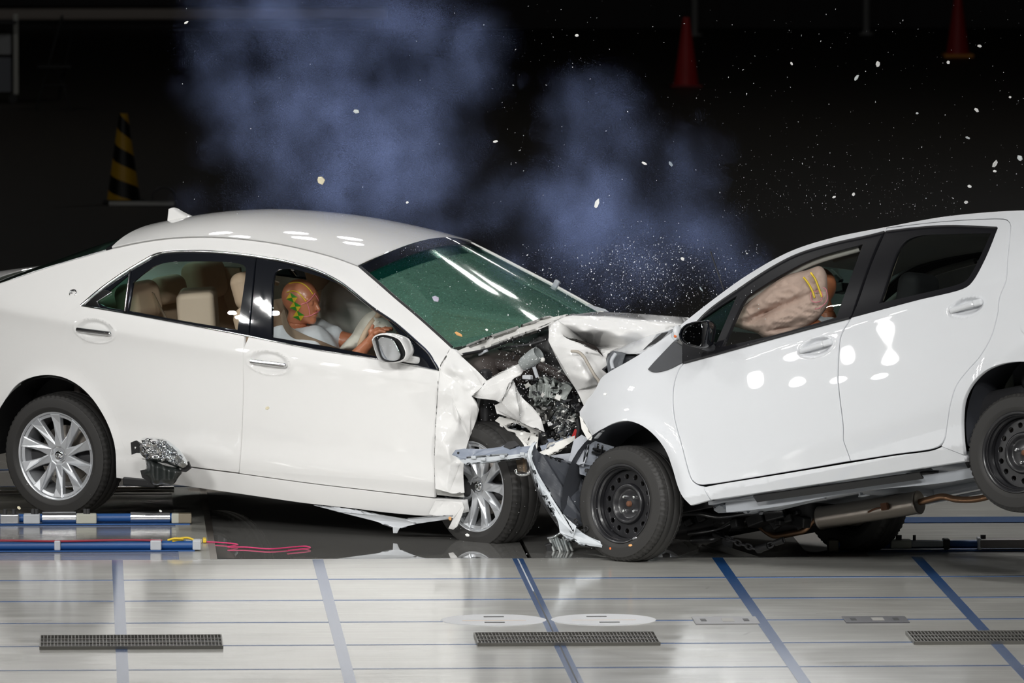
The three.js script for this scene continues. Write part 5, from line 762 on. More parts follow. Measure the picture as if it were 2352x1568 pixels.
function dummy(fr, car, label, headAt, shoulders, cfg) {
  const d = fr.place(thing('crash_test_dummy', label, 'dummy')), c = headAt, f = cfg.face, sc = cfg.scale ?? 0.95, F = (x, y, z) => V3(c.x + (x * f * cfg.ct - y * cfg.st * f) * sc, c.y + (y * cfg.ct + x * cfg.st) * sc, c.z + z * sc);
  const head = (p) => {
    // into the axes of the head
    const dx = (p.x - c.x) * f / sc, dy = (p.y - c.y) / sc, q = V3(dx * cfg.ct + dy * cfg.st, dy * cfg.ct - dx * cfg.st, (p.z - c.z) / sc);
    let s = sEll(q, V3(-0.012, 0.018, 0), 0.108, 0.098, 0.080);
    s = smin(s, sEll(q, V3(0.034, -0.050, 0), 0.062, 0.074, 0.058), 0.03);
    s = smin(s, sCap(q, V3(0.088, 0.004, 0), V3(0.110, -0.030, 0), 0.009, 0.012), 0.012);
    for (const e of [1, -1]) { s = smin(s, sCap(q, V3(0.086, 0.020, e * 0.012), V3(0.070, 0.022, e * 0.050), 0.010, 0.010), 0.018); s = Math.max(s, -sBall(q, V3(0.104, 0.002, e * 0.030), 0.017)); s = smin(s, sBall(q, V3(0.080, 0.001, e * 0.031), 0.013), 0.006); }
    s = smin(s, sEll(q, V3(0.094, -0.057, 0), 0.012, 0.006, 0.024), 0.006); s = smin(s, sEll(q, V3(0.092, -0.070, 0), 0.011, 0.006, 0.021), 0.006);
    s = smin(s, sBall(q, V3(0.076, -0.098, 0), 0.022), 0.02);
    s = smin(s, sCap(q, V3(-0.016, -0.095, 0), V3(-0.030, -0.19, 0), 0.056, 0.058), 0.02);
    const ring = Math.abs(q.y + 0.125) < 0.004 ? 0.004 : 0; return (s + ring) * sc;
  };
  const B = cfg.body, limbs = (p) => { let s = 1e3; for (const [a, b, ra, rb] of cfg.limbs) s = smin(s, sCap(p, a, b, ra, rb), 0.03); return s; };
  const body = (p) => { let s = smin(sEll(p, B.chest, 0.13, 0.20, 0.19), sEll(p, B.belly, 0.13, 0.18, 0.17), 0.10); for (const q of B.shoulders) s = smin(s, sBall(p, q, 0.07), 0.06); return smin(s, limbs(p), 0.03); };
  const hands = (p) => { let s = 1e3; for (const h of cfg.hands) for (const [a, b, ra, rb] of h) s = smin(s, sCap(p, a, b, ra, rb), 0.008); return s; };
  const whole = (p) => smin(smin(head(p), body(p), 0.03), hands(p), 0.01);
  const geos = [march((p) => Math.min(head(p)), F(-0.01, -0.04, 0), 0.19, 110), march(body, B.mid, 0.66, 92)];
  for (const h of cfg.hands) { const m = h[0][0].clone(); geos.push(march((p) => { let s = 1e3; for (const [a, b, ra, rb] of h) s = smin(s, sCap(p, a, b, ra, rb), 0.008); return s; }, m, 0.14, 84)); }
  part(d, 'body', merge(geos), cfg.skin);
  part(d, 'shirt', march((p) => { let s = smin(sEll(p, B.chest, 0.145, 0.205, 0.205), sEll(p, B.belly, 0.145, 0.185, 0.185), 0.10); for (const q of B.shoulders) s = smin(s, sBall(p, q, 0.083), 0.06); for (const [a, b] of cfg.sleeves) s = smin(s, sCap(p, a, b, 0.068, 0.066), 0.03); s += 0.004 * noise3(p.x * 22, p.y * 14, p.z * 22); return Math.max(s, -sCap(p, F(-0.02, -0.10, 0), F(-0.03, -0.24, 0), 0.082, 0.078)); }, B.mid, 0.5, 84), M.cotton, 'white cotton T-shirt');
  const trace = (u, v) => { const [o, dir] = fr.ray(u, v); let t = 44; for (let i = 0; i < 220; i++) { const p = o.clone().addScaledVector(dir, t), s = Math.min(head(p), 0.3); if (s < 0.0006) return p.addScaledVector(dir, -0.0012); t += Math.max(0.0006, s * 0.7); if (t > 50) break; } return null; };
  return [d, trace];
}
{ const P = (u, v, z) => S.plane(u, v, z), c = P(693, 690, 0.36), sh1 = c.clone().add(V3(-0.02, -0.195, 0.165)), sh2 = c.clone().add(V3(-0.02, -0.195, -0.165));
  const el1 = P(800, 838, 0.60), wr1 = P(848, 786, 0.58), el2 = P(822, 790, 0.16), wr2 = P(880, 765, 0.2);
  const dir = V3(0.6, 0.8, 0).normalize();
  const hand = (w, tip) => { const L = [], d = tip.clone().sub(w).normalize(), up = V3(-d.y, d.x, 0), side = V3(0, 0, 1), palm = w.clone().addScaledVector(d, 0.075); L.push([w, palm, 0.026, 0.030]);
    for (let i = 0; i < 4; i++) { const o = side.clone().multiplyScalar((i - 1.5) * 0.019), k = palm.clone().add(o), l = [0.034, 0.040, 0.037, 0.028][i], m = k.clone().addScaledVector(d, l).addScaledVector(up, -0.010), e = m.clone().addScaledVector(d, l * 0.6).addScaledVector(up, -0.022); L.push([palm.clone().lerp(k, 0.8), k, 0.014, 0.011], [k, m, 0.0105, 0.0095], [m, e, 0.0095, 0.008]); }
    const tb = w.clone().addScaledVector(d, 0.03), t1 = tb.clone().addScaledVector(up, 0.035).addScaledVector(d, 0.015), t2 = t1.clone().addScaledVector(d, 0.03).addScaledVector(up, 0.012); L.push([tb, t1, 0.014, 0.011], [t1, t2, 0.011, 0.0085]); return L; };
  const hip = c.clone().add(V3(0.14, -0.72, 0)), B = { chest: c.clone().add(V3(0.04, -0.33, 0)), belly: c.clone().add(V3(0.10, -0.58, 0)), shoulders: [sh1, sh2], mid: c.clone().add(V3(0.20, -0.46, 0)) };
  const [d, trace] = dummy(S, sedan, 'orange-brown crash test dummy in a white T-shirt at the wheel of the saloon', c, null, { face: 1, scale: 0.95, ct: Math.cos(-0.10), st: Math.sin(-0.10), skin: phys([0.48, 0.17, 0.09], 0.42, 0, { clearcoat: 0.4, clearcoatRoughness: 0.2 }), body: B,
    limbs: [[sh1, el1, 0.05, 0.044], [el1, wr1, 0.042, 0.028], [sh2, el2, 0.05, 0.046], [el2, wr2, 0.042, 0.028], [hip.clone().add(V3(0, 0, 0.09)), hip.clone().add(V3(0.42, 0.08, 0.11)), 0.085, 0.065], [hip.clone().add(V3(0, 0, -0.09)), hip.clone().add(V3(0.42, 0.08, -0.11)), 0.085, 0.065]],
    sleeves: [[sh1, sh1.clone().lerp(el1, 0.42)], [sh2, sh2.clone().lerp(el2, 0.42)]], hands: [hand(wr1, P(880, 752, 0.57)), hand(wr2, P(905, 748, 0.2))] });
  const ribbon = (pts, w, mat, name) => { const q = outline(pts, false, 3).map(([u, v]) => trace(u, v)).filter(Boolean); if (q.length > 2) part(d, name, tube(q, w, q.length * 2, 6), mat); };
  ribbon([[664, 651], [680, 648], [695, 651], [709, 662], [719, 675]], 0.0035, M.yellow, 'yellow_stripe'); ribbon([[659, 671], [672, 668], [684, 671], [694, 681], [703, 692]], 0.0035, M.yellow, 'yellow_stripe');
  ribbon([[691, 699], [705, 694], [716, 684], [724, 673]], 0.0022, M.pink, 'pink_seam'); ribbon([[704, 694], [709, 706], [712, 724]], 0.0022, M.pink, 'pink_seam'); ribbon([[698, 727], [712, 725], [726, 718], [736, 712]], 0.0022, M.pink, 'pink_seam'); ribbon([[724, 676], [730, 686], [735, 698]], 0.0016, M.pink, 'pink_seam');
  const tri = (pts, mat) => { const q = pts.map(([u, v]) => trace(u, v)); if (q.some((x) => !x)) return; const m = q[0].clone().add(q[1]).add(q[2]).divideScalar(3), n = q[1].clone().sub(q[0]).cross(q[2].clone().sub(q[0])).normalize(); if (n.z < 0) n.negate(); const A = q.map((x) => x.clone().addScaledVector(n, 0.0028)), Bq = q.map((x) => x.clone().addScaledVector(n, -0.002)), g = new THREE.BufferGeometry().setFromPoints([...A, ...Bq]); g.setIndex([0, 1, 2, 3, 5, 4, 0, 1, 4, 0, 4, 3, 1, 2, 5, 1, 5, 4, 2, 0, 3, 2, 3, 5]); const k = g.toNonIndexed(); k.computeVertexNormals(); part(d, 'target_marker', k, mat); };
  for (const [u, v] of [[671, 683], [679, 703], [686, 724]].map(([a, b]) => [a, b])) {
    const T = [u - 4, v - 11], R = [u + 13, v + 0], Bm = [u + 5, v + 12], L = [u - 13, v + 3], C = [u, v + 0.5];
    tri([T, C, L], M.yellow); tri([T, C, R], M.green); tri([Bm, C, R], M.yellow); tri([Bm, C, L], M.green); }
  const seatBelt = [[P(648, 716, .50), 0], [P(680, 752, .50), 0], [P(720, 772, .49), 0], [P(756, 790, .46), 0], [P(790, 812, .40), 0]].map((x) => x[0]);
  const cv = new THREE.CatmullRomCurve3(seatBelt); const blt = S.place(thing('seat_belt', 'beige seat belt across the chest of the dummy', 'seat belt'));
  part(blt, 'webbing', surface((u, v) => { const p = cv.getPointAt(u), t = cv.getTangentAt(u), n = V3(-t.y, t.x, 0.25).normalize(); return p.addScaledVector(n, (v - 0.5) * 0.048).add(V3(0, 0, 0.10 * Math.sin(u * Math.PI))); }, 30, 2, 0.003), M.belt);
  const bag = partGroup(sedan, 'driver_airbag', 'off-white airbag against the steering wheel');
  part(bag, 'bag', pillow(S, [[861, 711], [884, 730], [907, 751], [905, 775], [870, 800], [820, 806], [780, 802], [795, 782], [808, 768], [822, 744], [840, 722]], 0.40, 0.13, 40, creases([[800, 798, 850, 740, 0.02], [830, 800, 880, 740, 0.02]], 8, 0.008), 0.014), M.airbag);
  const bag2 = partGroup(sedan, 'passenger_airbag', 'grey passenger airbag beyond the steering wheel');
  { const g = new THREE.SphereGeometry(1, 48, 32), Q = g.attributes.position; for (let i = 0; i < Q.count; i++) { const x = Q.getX(i), y = Q.getY(i), z = Q.getZ(i), n = 1 + 0.05 * noise3(x * 3, y * 3, z * 3) + 0.03 * Math.abs(noise3(x * 8, y * 8, z * 5)); Q.setXYZ(i, x * 0.30 * n, y * 0.21 * n, z * 0.30 * n); } g.computeVertexNormals(); const m = part(bag2, 'bag', g, std([0.45, 0.42, 0.40], 0.85)); m.position.copy(S.plane(830, 716, -0.32)).add(V3(0.08, 0, 0)); m.rotation.z = -0.25; }
}
{ const P = (u, v, z) => H.plane(u, v, z), c = P(1872, 668, 0.30), sh1 = c.clone().add(V3(0.06, -0.22, 0.17)), sh2 = c.clone().add(V3(0.06, -0.22, -0.17)), el = P(1872, 758, 0.52), wr = P(1846, 800, 0.42);
  const hip = c.clone().add(V3(-0.02, -0.66, 0)), B = { chest: c.clone().add(V3(0.06, -0.34, 0)), belly: c.clone().add(V3(0.02, -0.54, 0)), shoulders: [sh1, sh2], mid: c.clone().add(V3(-0.15, -0.44, 0)) };
  dummy(H, hatch, 'crash test dummy in the hatchback with its face in the airbag', c, null, { face: -1, scale: 1.0, ct: Math.cos(-0.1), st: Math.sin(-0.1), skin: phys([0.48, 0.17, 0.08], 0.45, 0, { clearcoat: 0.3, clearcoatRoughness: 0.2 }), body: B, limbs: [[sh1, el, 0.055, 0.046], [el, wr, 0.044, 0.032], [sh2, sh2.clone().add(V3(-0.25, -0.16, 0)), 0.05, 0.045], [hip.clone().add(V3(0, 0, 0.09)), hip.clone().add(V3(-0.40, 0.06, 0.11)), 0.085, 0.065], [hip.clone().add(V3(0, 0, -0.09)), hip.clone().add(V3(-0.40, 0.06, -0.11)), 0.085, 0.065]], sleeves: [[sh1, sh1.clone().lerp(el, 0.35)], [sh2, sh2.clone().add(V3(-0.06, -0.05, 0))]], hands: [] });
}
// ---------------------------------------------------------------- markings, gratings and plates on the test floor
const tapeMat = phys([0.012, 0.085, 0.27], 0.45, 0, { clearcoat: 1, clearcoatRoughness: 0.12 });
const crossNames = ['far-left', 'second from left', 'middle', 'second from right', 'far-right'];
for (let i = 0; i < 5; i++) { const x = -1.963 + i, k = i >= 0 && i < 5; const g = thing('floor_tape', k ? ['wide blue tape strip running towards the camera through the left drain grating', 'wide blue tape strip between the left and middle drain gratings', 'wide blue tape strip with a seam groove crossing the middle drain grating', 'wide blue tape strip just right of the grey plate with a pale patch', 'wide blue tape strip crossing the right drain grating'][i] : 'wide blue tape strip beyond the edge of the picture', 'tape', 'wide blue floor tapes'); part(g, 'strip', box(0.054, 0.0016, 10, x, 0.0009, EDGE + 0.02 + 5), tapeMat); if (i === 2) { part(g, 'seam', box(0.007, 0.002, 1.6, x, 0.0012, EDGE + 0.84), M.lightGrey, 'pale seam'); part(g, 'seam', box(0.007, 0.002, 8.3, x, 0.0012, EDGE + 1.66 + 4.15), M.black, 'dark seam'); } }
const rowNames = ['thin blue floor line nearest to the pit cover', 'thin blue floor line second from the pit cover', 'thin blue floor line running through the two round silver plates', 'thin blue floor line along the front edge of the drain gratings', 'thin blue floor line in front of the drain gratings'];
for (let i = 0; i < 5; i++) single('floor_line', box(44, 0.0014, 0.030, 0, 0.0007, 0.82 + i * 0.998), tapeMat, rowNames[i], 'line', 'thin blue floor lines');
for (const [u0, u1, v, l] of [[-900, 20, 1078, 'thin blue floor line behind the rear wheel of the saloon'], [-900, 470, 1117, 'thin blue floor line under the rear door of the saloon']]) { const p = atHeight(100, v), a = atHeight(u0, v).x, b = atHeight(u1, v).x; single('floor_line', box(b - a, 0.0014, 0.035, (a + b) / 2, 0, p.z), tapeMat, l, 'line', 'thin blue floor lines'); }
{ const p = atHeight(2200, 1193), a = atHeight(2040, 1193).x; single('floor_line', box(20, 0.0016, 0.30, a + 10, 0, p.z), tapeMat, 'broad blue floor line behind the tail of the hatchback', 'line', 'thin blue floor lines'); }
// drain gratings
const gratMat = std([0.20, 0.195, 0.18], 0.4, 0.6);
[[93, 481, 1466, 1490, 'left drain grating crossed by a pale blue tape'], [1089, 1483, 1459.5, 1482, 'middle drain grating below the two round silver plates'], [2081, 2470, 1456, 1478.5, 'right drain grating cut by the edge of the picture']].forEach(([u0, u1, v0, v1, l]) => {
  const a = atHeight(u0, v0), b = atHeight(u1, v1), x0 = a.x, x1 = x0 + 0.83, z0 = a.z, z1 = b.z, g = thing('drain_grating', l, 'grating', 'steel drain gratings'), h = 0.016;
  part(g, 'frame', merge([box(x1 - x0, h, 0.012, (x0 + x1) / 2, h / 2, z0), box(x1 - x0, h, 0.012, (x0 + x1) / 2, h / 2, z1), box(0.006, h, z1 - z0, x0, h / 2, (z0 + z1) / 2), box(0.006, h, z1 - z0, x1, h / 2, (z0 + z1) / 2)]), gratMat);
  part(g, 'channel_shade_plate', box(x1 - x0, 0.002, z1 - z0, (x0 + x1) / 2, 0.0012, (z0 + z1) / 2), M.black);  // flat black plate on the floor, painted shade of a channel below the bars
  const bars = []; for (let i = 1; i < 52; i++) bars.push(box(0.0032, h - 0.003, z1 - z0, lerp(x0, x1, i / 52), h / 2, (z0 + z1) / 2)); const m = part(g, 'bars', merge(bars), gratMat); m.userData.kind = 'stuff';
  for (const t of [0.34, 0.67]) part(g, 'cross_rod', box(x1 - x0, 0.007, 0.018, (x0 + x1) / 2, h - 0.004, lerp(z0, z1, t)), gratMat);
});
// round brushed plates and rectangular plates
const brush = tex(256, 256, (u, v) => { const k = 0.5 + 0.7 * fbm(u * 3, v * 90, 1.5, 3); return [k, k, k]; });
const plateMat = std([0.62, 0.63, 0.65], 0.5, 0.5);
for (const [u, v, l, sl] of [[1134, 1424, 'left round brushed-steel floor plate', [[1134, 1418], [1136, 1431]]], [1386, 1423, 'right round brushed-steel floor plate', [[1370, 1417.5], [1400, 1430.5]]]]) {
  const c = atHeight(u, v), g = thing('round_plate', l, 'plate', 'round floor plates', c.clone().setY(0)); part(g, 'disc', lathe([[0, 0.004], [0.238, 0.004], [0.246, 0.002], [0.248, 0]], 64), plateMat);
  for (const [a, b] of sl) { const p = atHeight(a, b); part(g, 'slot', box(0.095, 0.002, 0.026, p.x - c.x, 0.0046, p.z - c.z, 0.0005), M.black); }
  part(g, 'scratch_line', box(0.30, 0.0015, 0.012, 0.0, 0.0042, 0.05), M.beigeLight);
}
for (const [u0, u1, v0, v1, l, mt] of [[1583, 1733, 1418, 1433.5, 'pale grey floor plate left of the second blue tape from the right', std([0.26, 0.26, 0.27], 0.4, 0.5)], [1928, 2076, 1417, 1430.5, 'dark grey floor plate between the two right-hand blue tapes', std([0.10, 0.10, 0.11], 0.4, 0.5)]]) {
  const a = atHeight(u0, v0), b = atHeight(u1, v1), x0 = a.x, x1 = a.x + (u1 - u0) / 466, cx = (x0 + x1) / 2, cz = (a.z + b.z) / 2, d = b.z - a.z, g = thing('floor_plate', l, 'plate', 'rectangular floor plates', V3(cx, 0, cz));
  part(g, 'plate', box(x1 - x0 - 0.02, 0.005, d, 0, 0.0025, 0, 0.001), mt); for (const s of [-1, 1]) part(g, 'slot', box(0.026, 0.002, 0.10, s * 0.10 - 0.005, 0.0052, 0), M.black); part(g, 'patch', box(0.055, 0.002, 0.13, 0.01, 0.0052, 0), std([0.30, 0.29, 0.27], 0.5), 'pale patch');
}
// rails with pipes and clamps either side of the pit
const chromeTube = std([0.75, 0.76, 0.78], 0.22, 1);
function rail(label, v, u0, u1, h) { const z = atHeight((u0 + u1) / 2, v).z, X = (u) => atZ(u, v, z).x, g = thing('pipe_rail', label, 'rail', 'blue pipe rails', V3(0, 0, z)); part(g, 'pipe', new THREE.CylinderGeometry(0.022, 0.022, X(u1) - X(u0), 16).rotateZ(Math.PI / 2).translate((X(u0) + X(u1)) / 2, h, 0), M.blue); part(g, 'base_strip', box(X(u1) - X(u0), 0.006, 0.10, (X(u0) + X(u1)) / 2, 0.001, 0), M.blue); return [g, X]; }
{ const [g, X] = rail('blue pipe rail with silver sleeves under the rear wheel of the saloon', 1204, -600, 436, 0.032);
  for (const [a, b] of [[97, 174], [300, 390]]) part(g, 'sleeve', new THREE.CylinderGeometry(0.030, 0.030, X(b) - X(a), 18).rotateZ(Math.PI / 2).translate((X(a) + X(b)) / 2, 0.034, 0), chromeTube);
  for (const [a, b, m] of [[175, 222, std([0.42, 0.42, 0.36], 0.5)], [394, 412, std([0.42, 0.42, 0.36], 0.5)], [408, 440, std([0.20, 0.17, 0.12], 0.5)], [0, 44, chromeTube], [54, 92, M.lightGrey]]) part(g, 'clamp', box(X(b) - X(a), 0.05, 0.07, (X(a) + X(b)) / 2, 0.030, 0.01, 0.006), m);
  for (const u of [12, 32, 76, 84, 196, 202]) part(g, 'bolt', cyl(0.011, 0.011, 0.05, 8).translate(X(u), 0.055, 0.02), M.dark); }
{ const [g, X] = rail('blue pipe rail with a red cable left of the pit cover', 1265, -600, 447, 0.026);
  part(g, 'cable', tube([X(-300), X(0), X(140), X(300), X(372)].map((x, i) => V3(x, 0.05 + 0.004 * (i % 2), 0.02)), 0.006, 30, 6), std([0.25, 0.02, 0.04], 0.5), 'dark red cable'); part(g, 'cable_tie', box(0.032, 0.05, 0.06, X(132), 0.028, 0, 0.006), M.lightGrey);
  part(g, 'cable_coil', tube([V3(X(386), 0.05, 0), V3(X(400), 0.06, .02), V3(X(420), 0.058, .02), V3(X(416), 0.048, 0.0), V3(X(395), 0.048, .01), V3(X(430), 0.06, -.02), V3(X(450), 0.045, -.02)], 0.006, 50, 6), M.yellow, 'yellow cable coil');
  for (const [u, w] of [[358, 26], [452, 20]]) part(g, 'clamp', box(w / 466, 0.05, 0.08, X(u), 0.028, 0, 0.006), M.lightGrey); }
{ const [g, X] = rail('blue pipe rail with steel clamps behind the hatchback', 1262, 1905, 2900, 0.030);
  for (const [a, b, m, h] of [[2044, 2092, std([0.34, 0.36, 0.30], 0.5), 0.04], [2092, 2165, std([0.25, 0.28, 0.30], 0.4), 0.03], [2165, 2180, M.dark, 0.05], [2246, 2420, std([0.16, 0.15, 0.15], 0.4, 0.5), 0.045], [2244, 2252, M.lightGrey, 0.06]]) part(g, 'clamp', box(X(b) - X(a), h, 0.09, (X(a) + X(b)) / 2, 0.035, 0.01, 0.006), m);
  for (const [u, r] of [[2064, .016], [2258, .014], [2100, .008]]) part(g, 'bolt', cyl(r, r, 0.03, 10).translate(X(u), 0.062, 0.0), M.dark);
  part(g, 'support', box(0.05, 0.06, 0.12, X(1912), 0.03, 0.02, 0.006), std([0.12, 0.11, 0.08], 0.6)); }
// cables on the pit cover
single('pink_cord', tube([[468, 1244], [500, 1245], [546, 1250], [524, 1256], [560, 1256], [620, 1260], [700, 1254], [712, 1258], [660, 1264]].map(([u, v]) => atHeight(u, v, 0.004)), 0.0035, 120, 6), std([0.60, 0.03, 0.14], 0.5), 'thin magenta cord lying zigzag on the dark pit cover', 'cord');
single('terminal_block', merge([box(0.05, 0.012, 0.05), box(0.02, 0.016, 0.03, 0.045, 0.002, 0)]).translate(...atHeight(438, 1243, 0.006).toArray()), std([0.62, 0.55, 0.40], 0.5), 'small cream terminal block on the pale edge plate', 'connector');
single('yellow_plug', box(0.018, 0.02, 0.09, 0, 0, 0, 0.004).translate(...atHeight(470, 1240, 0.010).toArray()), M.yellow, 'small yellow plug beside the cream terminal block', 'plug');
// a rubber cover strip and bright bar behind the track
{ const p = atHeight(330, 1132); single('track_bar', tube([V3(atHeight(-600, 1132).x, 0.02, p.z), V3(atHeight(400, 1132).x, 0.02, p.z)], 0.018, 4, 8), std([0.55, 0.52, 0.50], 0.25, 1), 'shiny steel bar across the floor behind the rear wheel', 'bar'); }
// ---------------------------------------------------------------- things in the dark behind the cars
function stripes(n, turn) { return tex(512, 512, (u, v) => { const k = ((v * 2.9 + u * turn + 0.42) % 1 + 1) % 1 < 0.5; return k ? [0.80, 0.62, 0.12] : [0.02, 0.02, 0.02]; }, true); }
function cone(label, u, v, h, r, mat, baseMat, bh) { const p = atHeight(u, v), g = thing('traffic_cone', label, 'cone', 'traffic cones in the dark', V3(p.x, 0, p.z)); part(g, 'cone_body', lathe([...Array.from({ length: 17 }, (_, i) => [lerp(r, h * 0.048, i / 16), lerp(bh, h, i / 16)]), [h * 0.03, h]], 40), mat); part(g, 'cone_base', new RoundedBoxGeometry(r * 2.5, bh, r * 2.5, 3, 0.012).translate(0, bh / 2, 0), baseMat); return g; }
cone('black and yellow striped cone standing far behind the saloon', 284, 466, 0.73, 0.135, std([1, 1, 1], 0.5, 0, { map: stripes(3, 1) }), std([0.015, 0.015, 0.015], 0.6), 0.03);
cone('dark red cone standing far behind the impact, just right of the smoke', 1576, 201, 0.72, 0.13, M.red, std([0.16, 0.01, 0.01], 0.5), 0.03);
cone('dark red cone with an orange base far behind the hatchback', 2200, 132, 0.72, 0.13, M.red, std([0.75, 0.30, 0.04], 0.5), 0.045);
{ const a = atHeight(250, 472), b = atHeight(400, 472); single('floor_strip', box(b.x - a.x, 0.03, 0.12, (a.x + b.x) / 2, 0.015, a.z, 0.006), std([0.55, 0.55, 0.52], 0.5), 'pale strip on the floor at the foot of the striped cone', 'strip'); }
{ const p = atHeight(376, 474), g = thing('hoop_stand', 'thin dark hoop on the floor right of the striped cone', 'hoop', undefined, V3(p.x, 0, p.z)); part(g, 'hoop', new THREE.TorusGeometry(0.095, 0.008, 8, 40, Math.PI * 1.1).rotateZ(-0.15).translate(0, 0.06, 0), M.plastic); }
{ const p = atHeight(30, 236), g = thing('equipment_cart', 'pale-framed equipment cart cut off by the left edge of the picture', 'cart', undefined, V3(p.x, 0, p.z)), fm = std([0.50, 0.50, 0.46], 0.5);
  part(g, 'frame_post', box(0.05, 0.80, 0.05, 0.03, 0.48, 0, 0.01), fm); part(g, 'frame_post', box(0.05, 0.80, 0.05, -0.75, 0.48, 0, 0.01), fm); part(g, 'shelf', box(0.80, 0.03, 0.4, -0.36, 0.80, -0.1), M.dark); part(g, 'panel', box(0.72, 0.20, 0.03, -0.38, 0.58, 0), std([0.34, 0.35, 0.36], 0.5), 'pale grey panel'); part(g, 'panel', box(0.72, 0.34, 0.03, -0.38, 0.28, 0), std([0.16, 0.17, 0.20], 0.5)); for (const x of [0.0, -0.7]) part(g, 'castor', cyl(0.045, 0.045, 0.03, 16).rotateX(Math.PI / 2).translate(x, 0.045, 0), M.black); }
{ const p = atHeight(130, 252), g = thing('folding_easel', 'black slanted metal stand beside the equipment cart', 'stand', undefined, V3(p.x, 0, p.z)), r = (a, b) => part(g, 'leg', rod(V3(...a), V3(...b), 0.014), M.black); r([-0.20, 0, 0.05], [0.06, 0.92, 0]); r([0.14, 0, 0.05], [0.0, 0.42, 0]); r([0.16, 0.78, -0.1], [0.02, 0.10, -0.2]); part(g, 'seat', box(0.34, 0.03, 0.3, -0.02, 0.42, -0.05, 0.01), M.black); part(g, 'cross_bar', rod(V3(-0.14, 0.24, 0.03), V3(0.1, 0.24, 0.03), 0.01), M.black); }
for (const [u, v, l] of [[1596, 82, 'thin grey post against the far wall behind the red cone'], [1990, 80, 'thin grey post against the far wall right of the smoke']]) { const p = atHeight(u, v), g = thing('wall_post', l, 'post', 'grey posts by the far wall', V3(p.x, 0, p.z)); part(g, 'post_shaft', cyl(0.035, 0.04, 1.6, 16).translate(0, 0.8, 0), std([0.30, 0.30, 0.30], 0.6)); part(g, 'post_foot', cyl(0.08, 0.09, 0.03, 20).translate(0, 0.015, 0), std([0.30, 0.30, 0.30], 0.6)); }
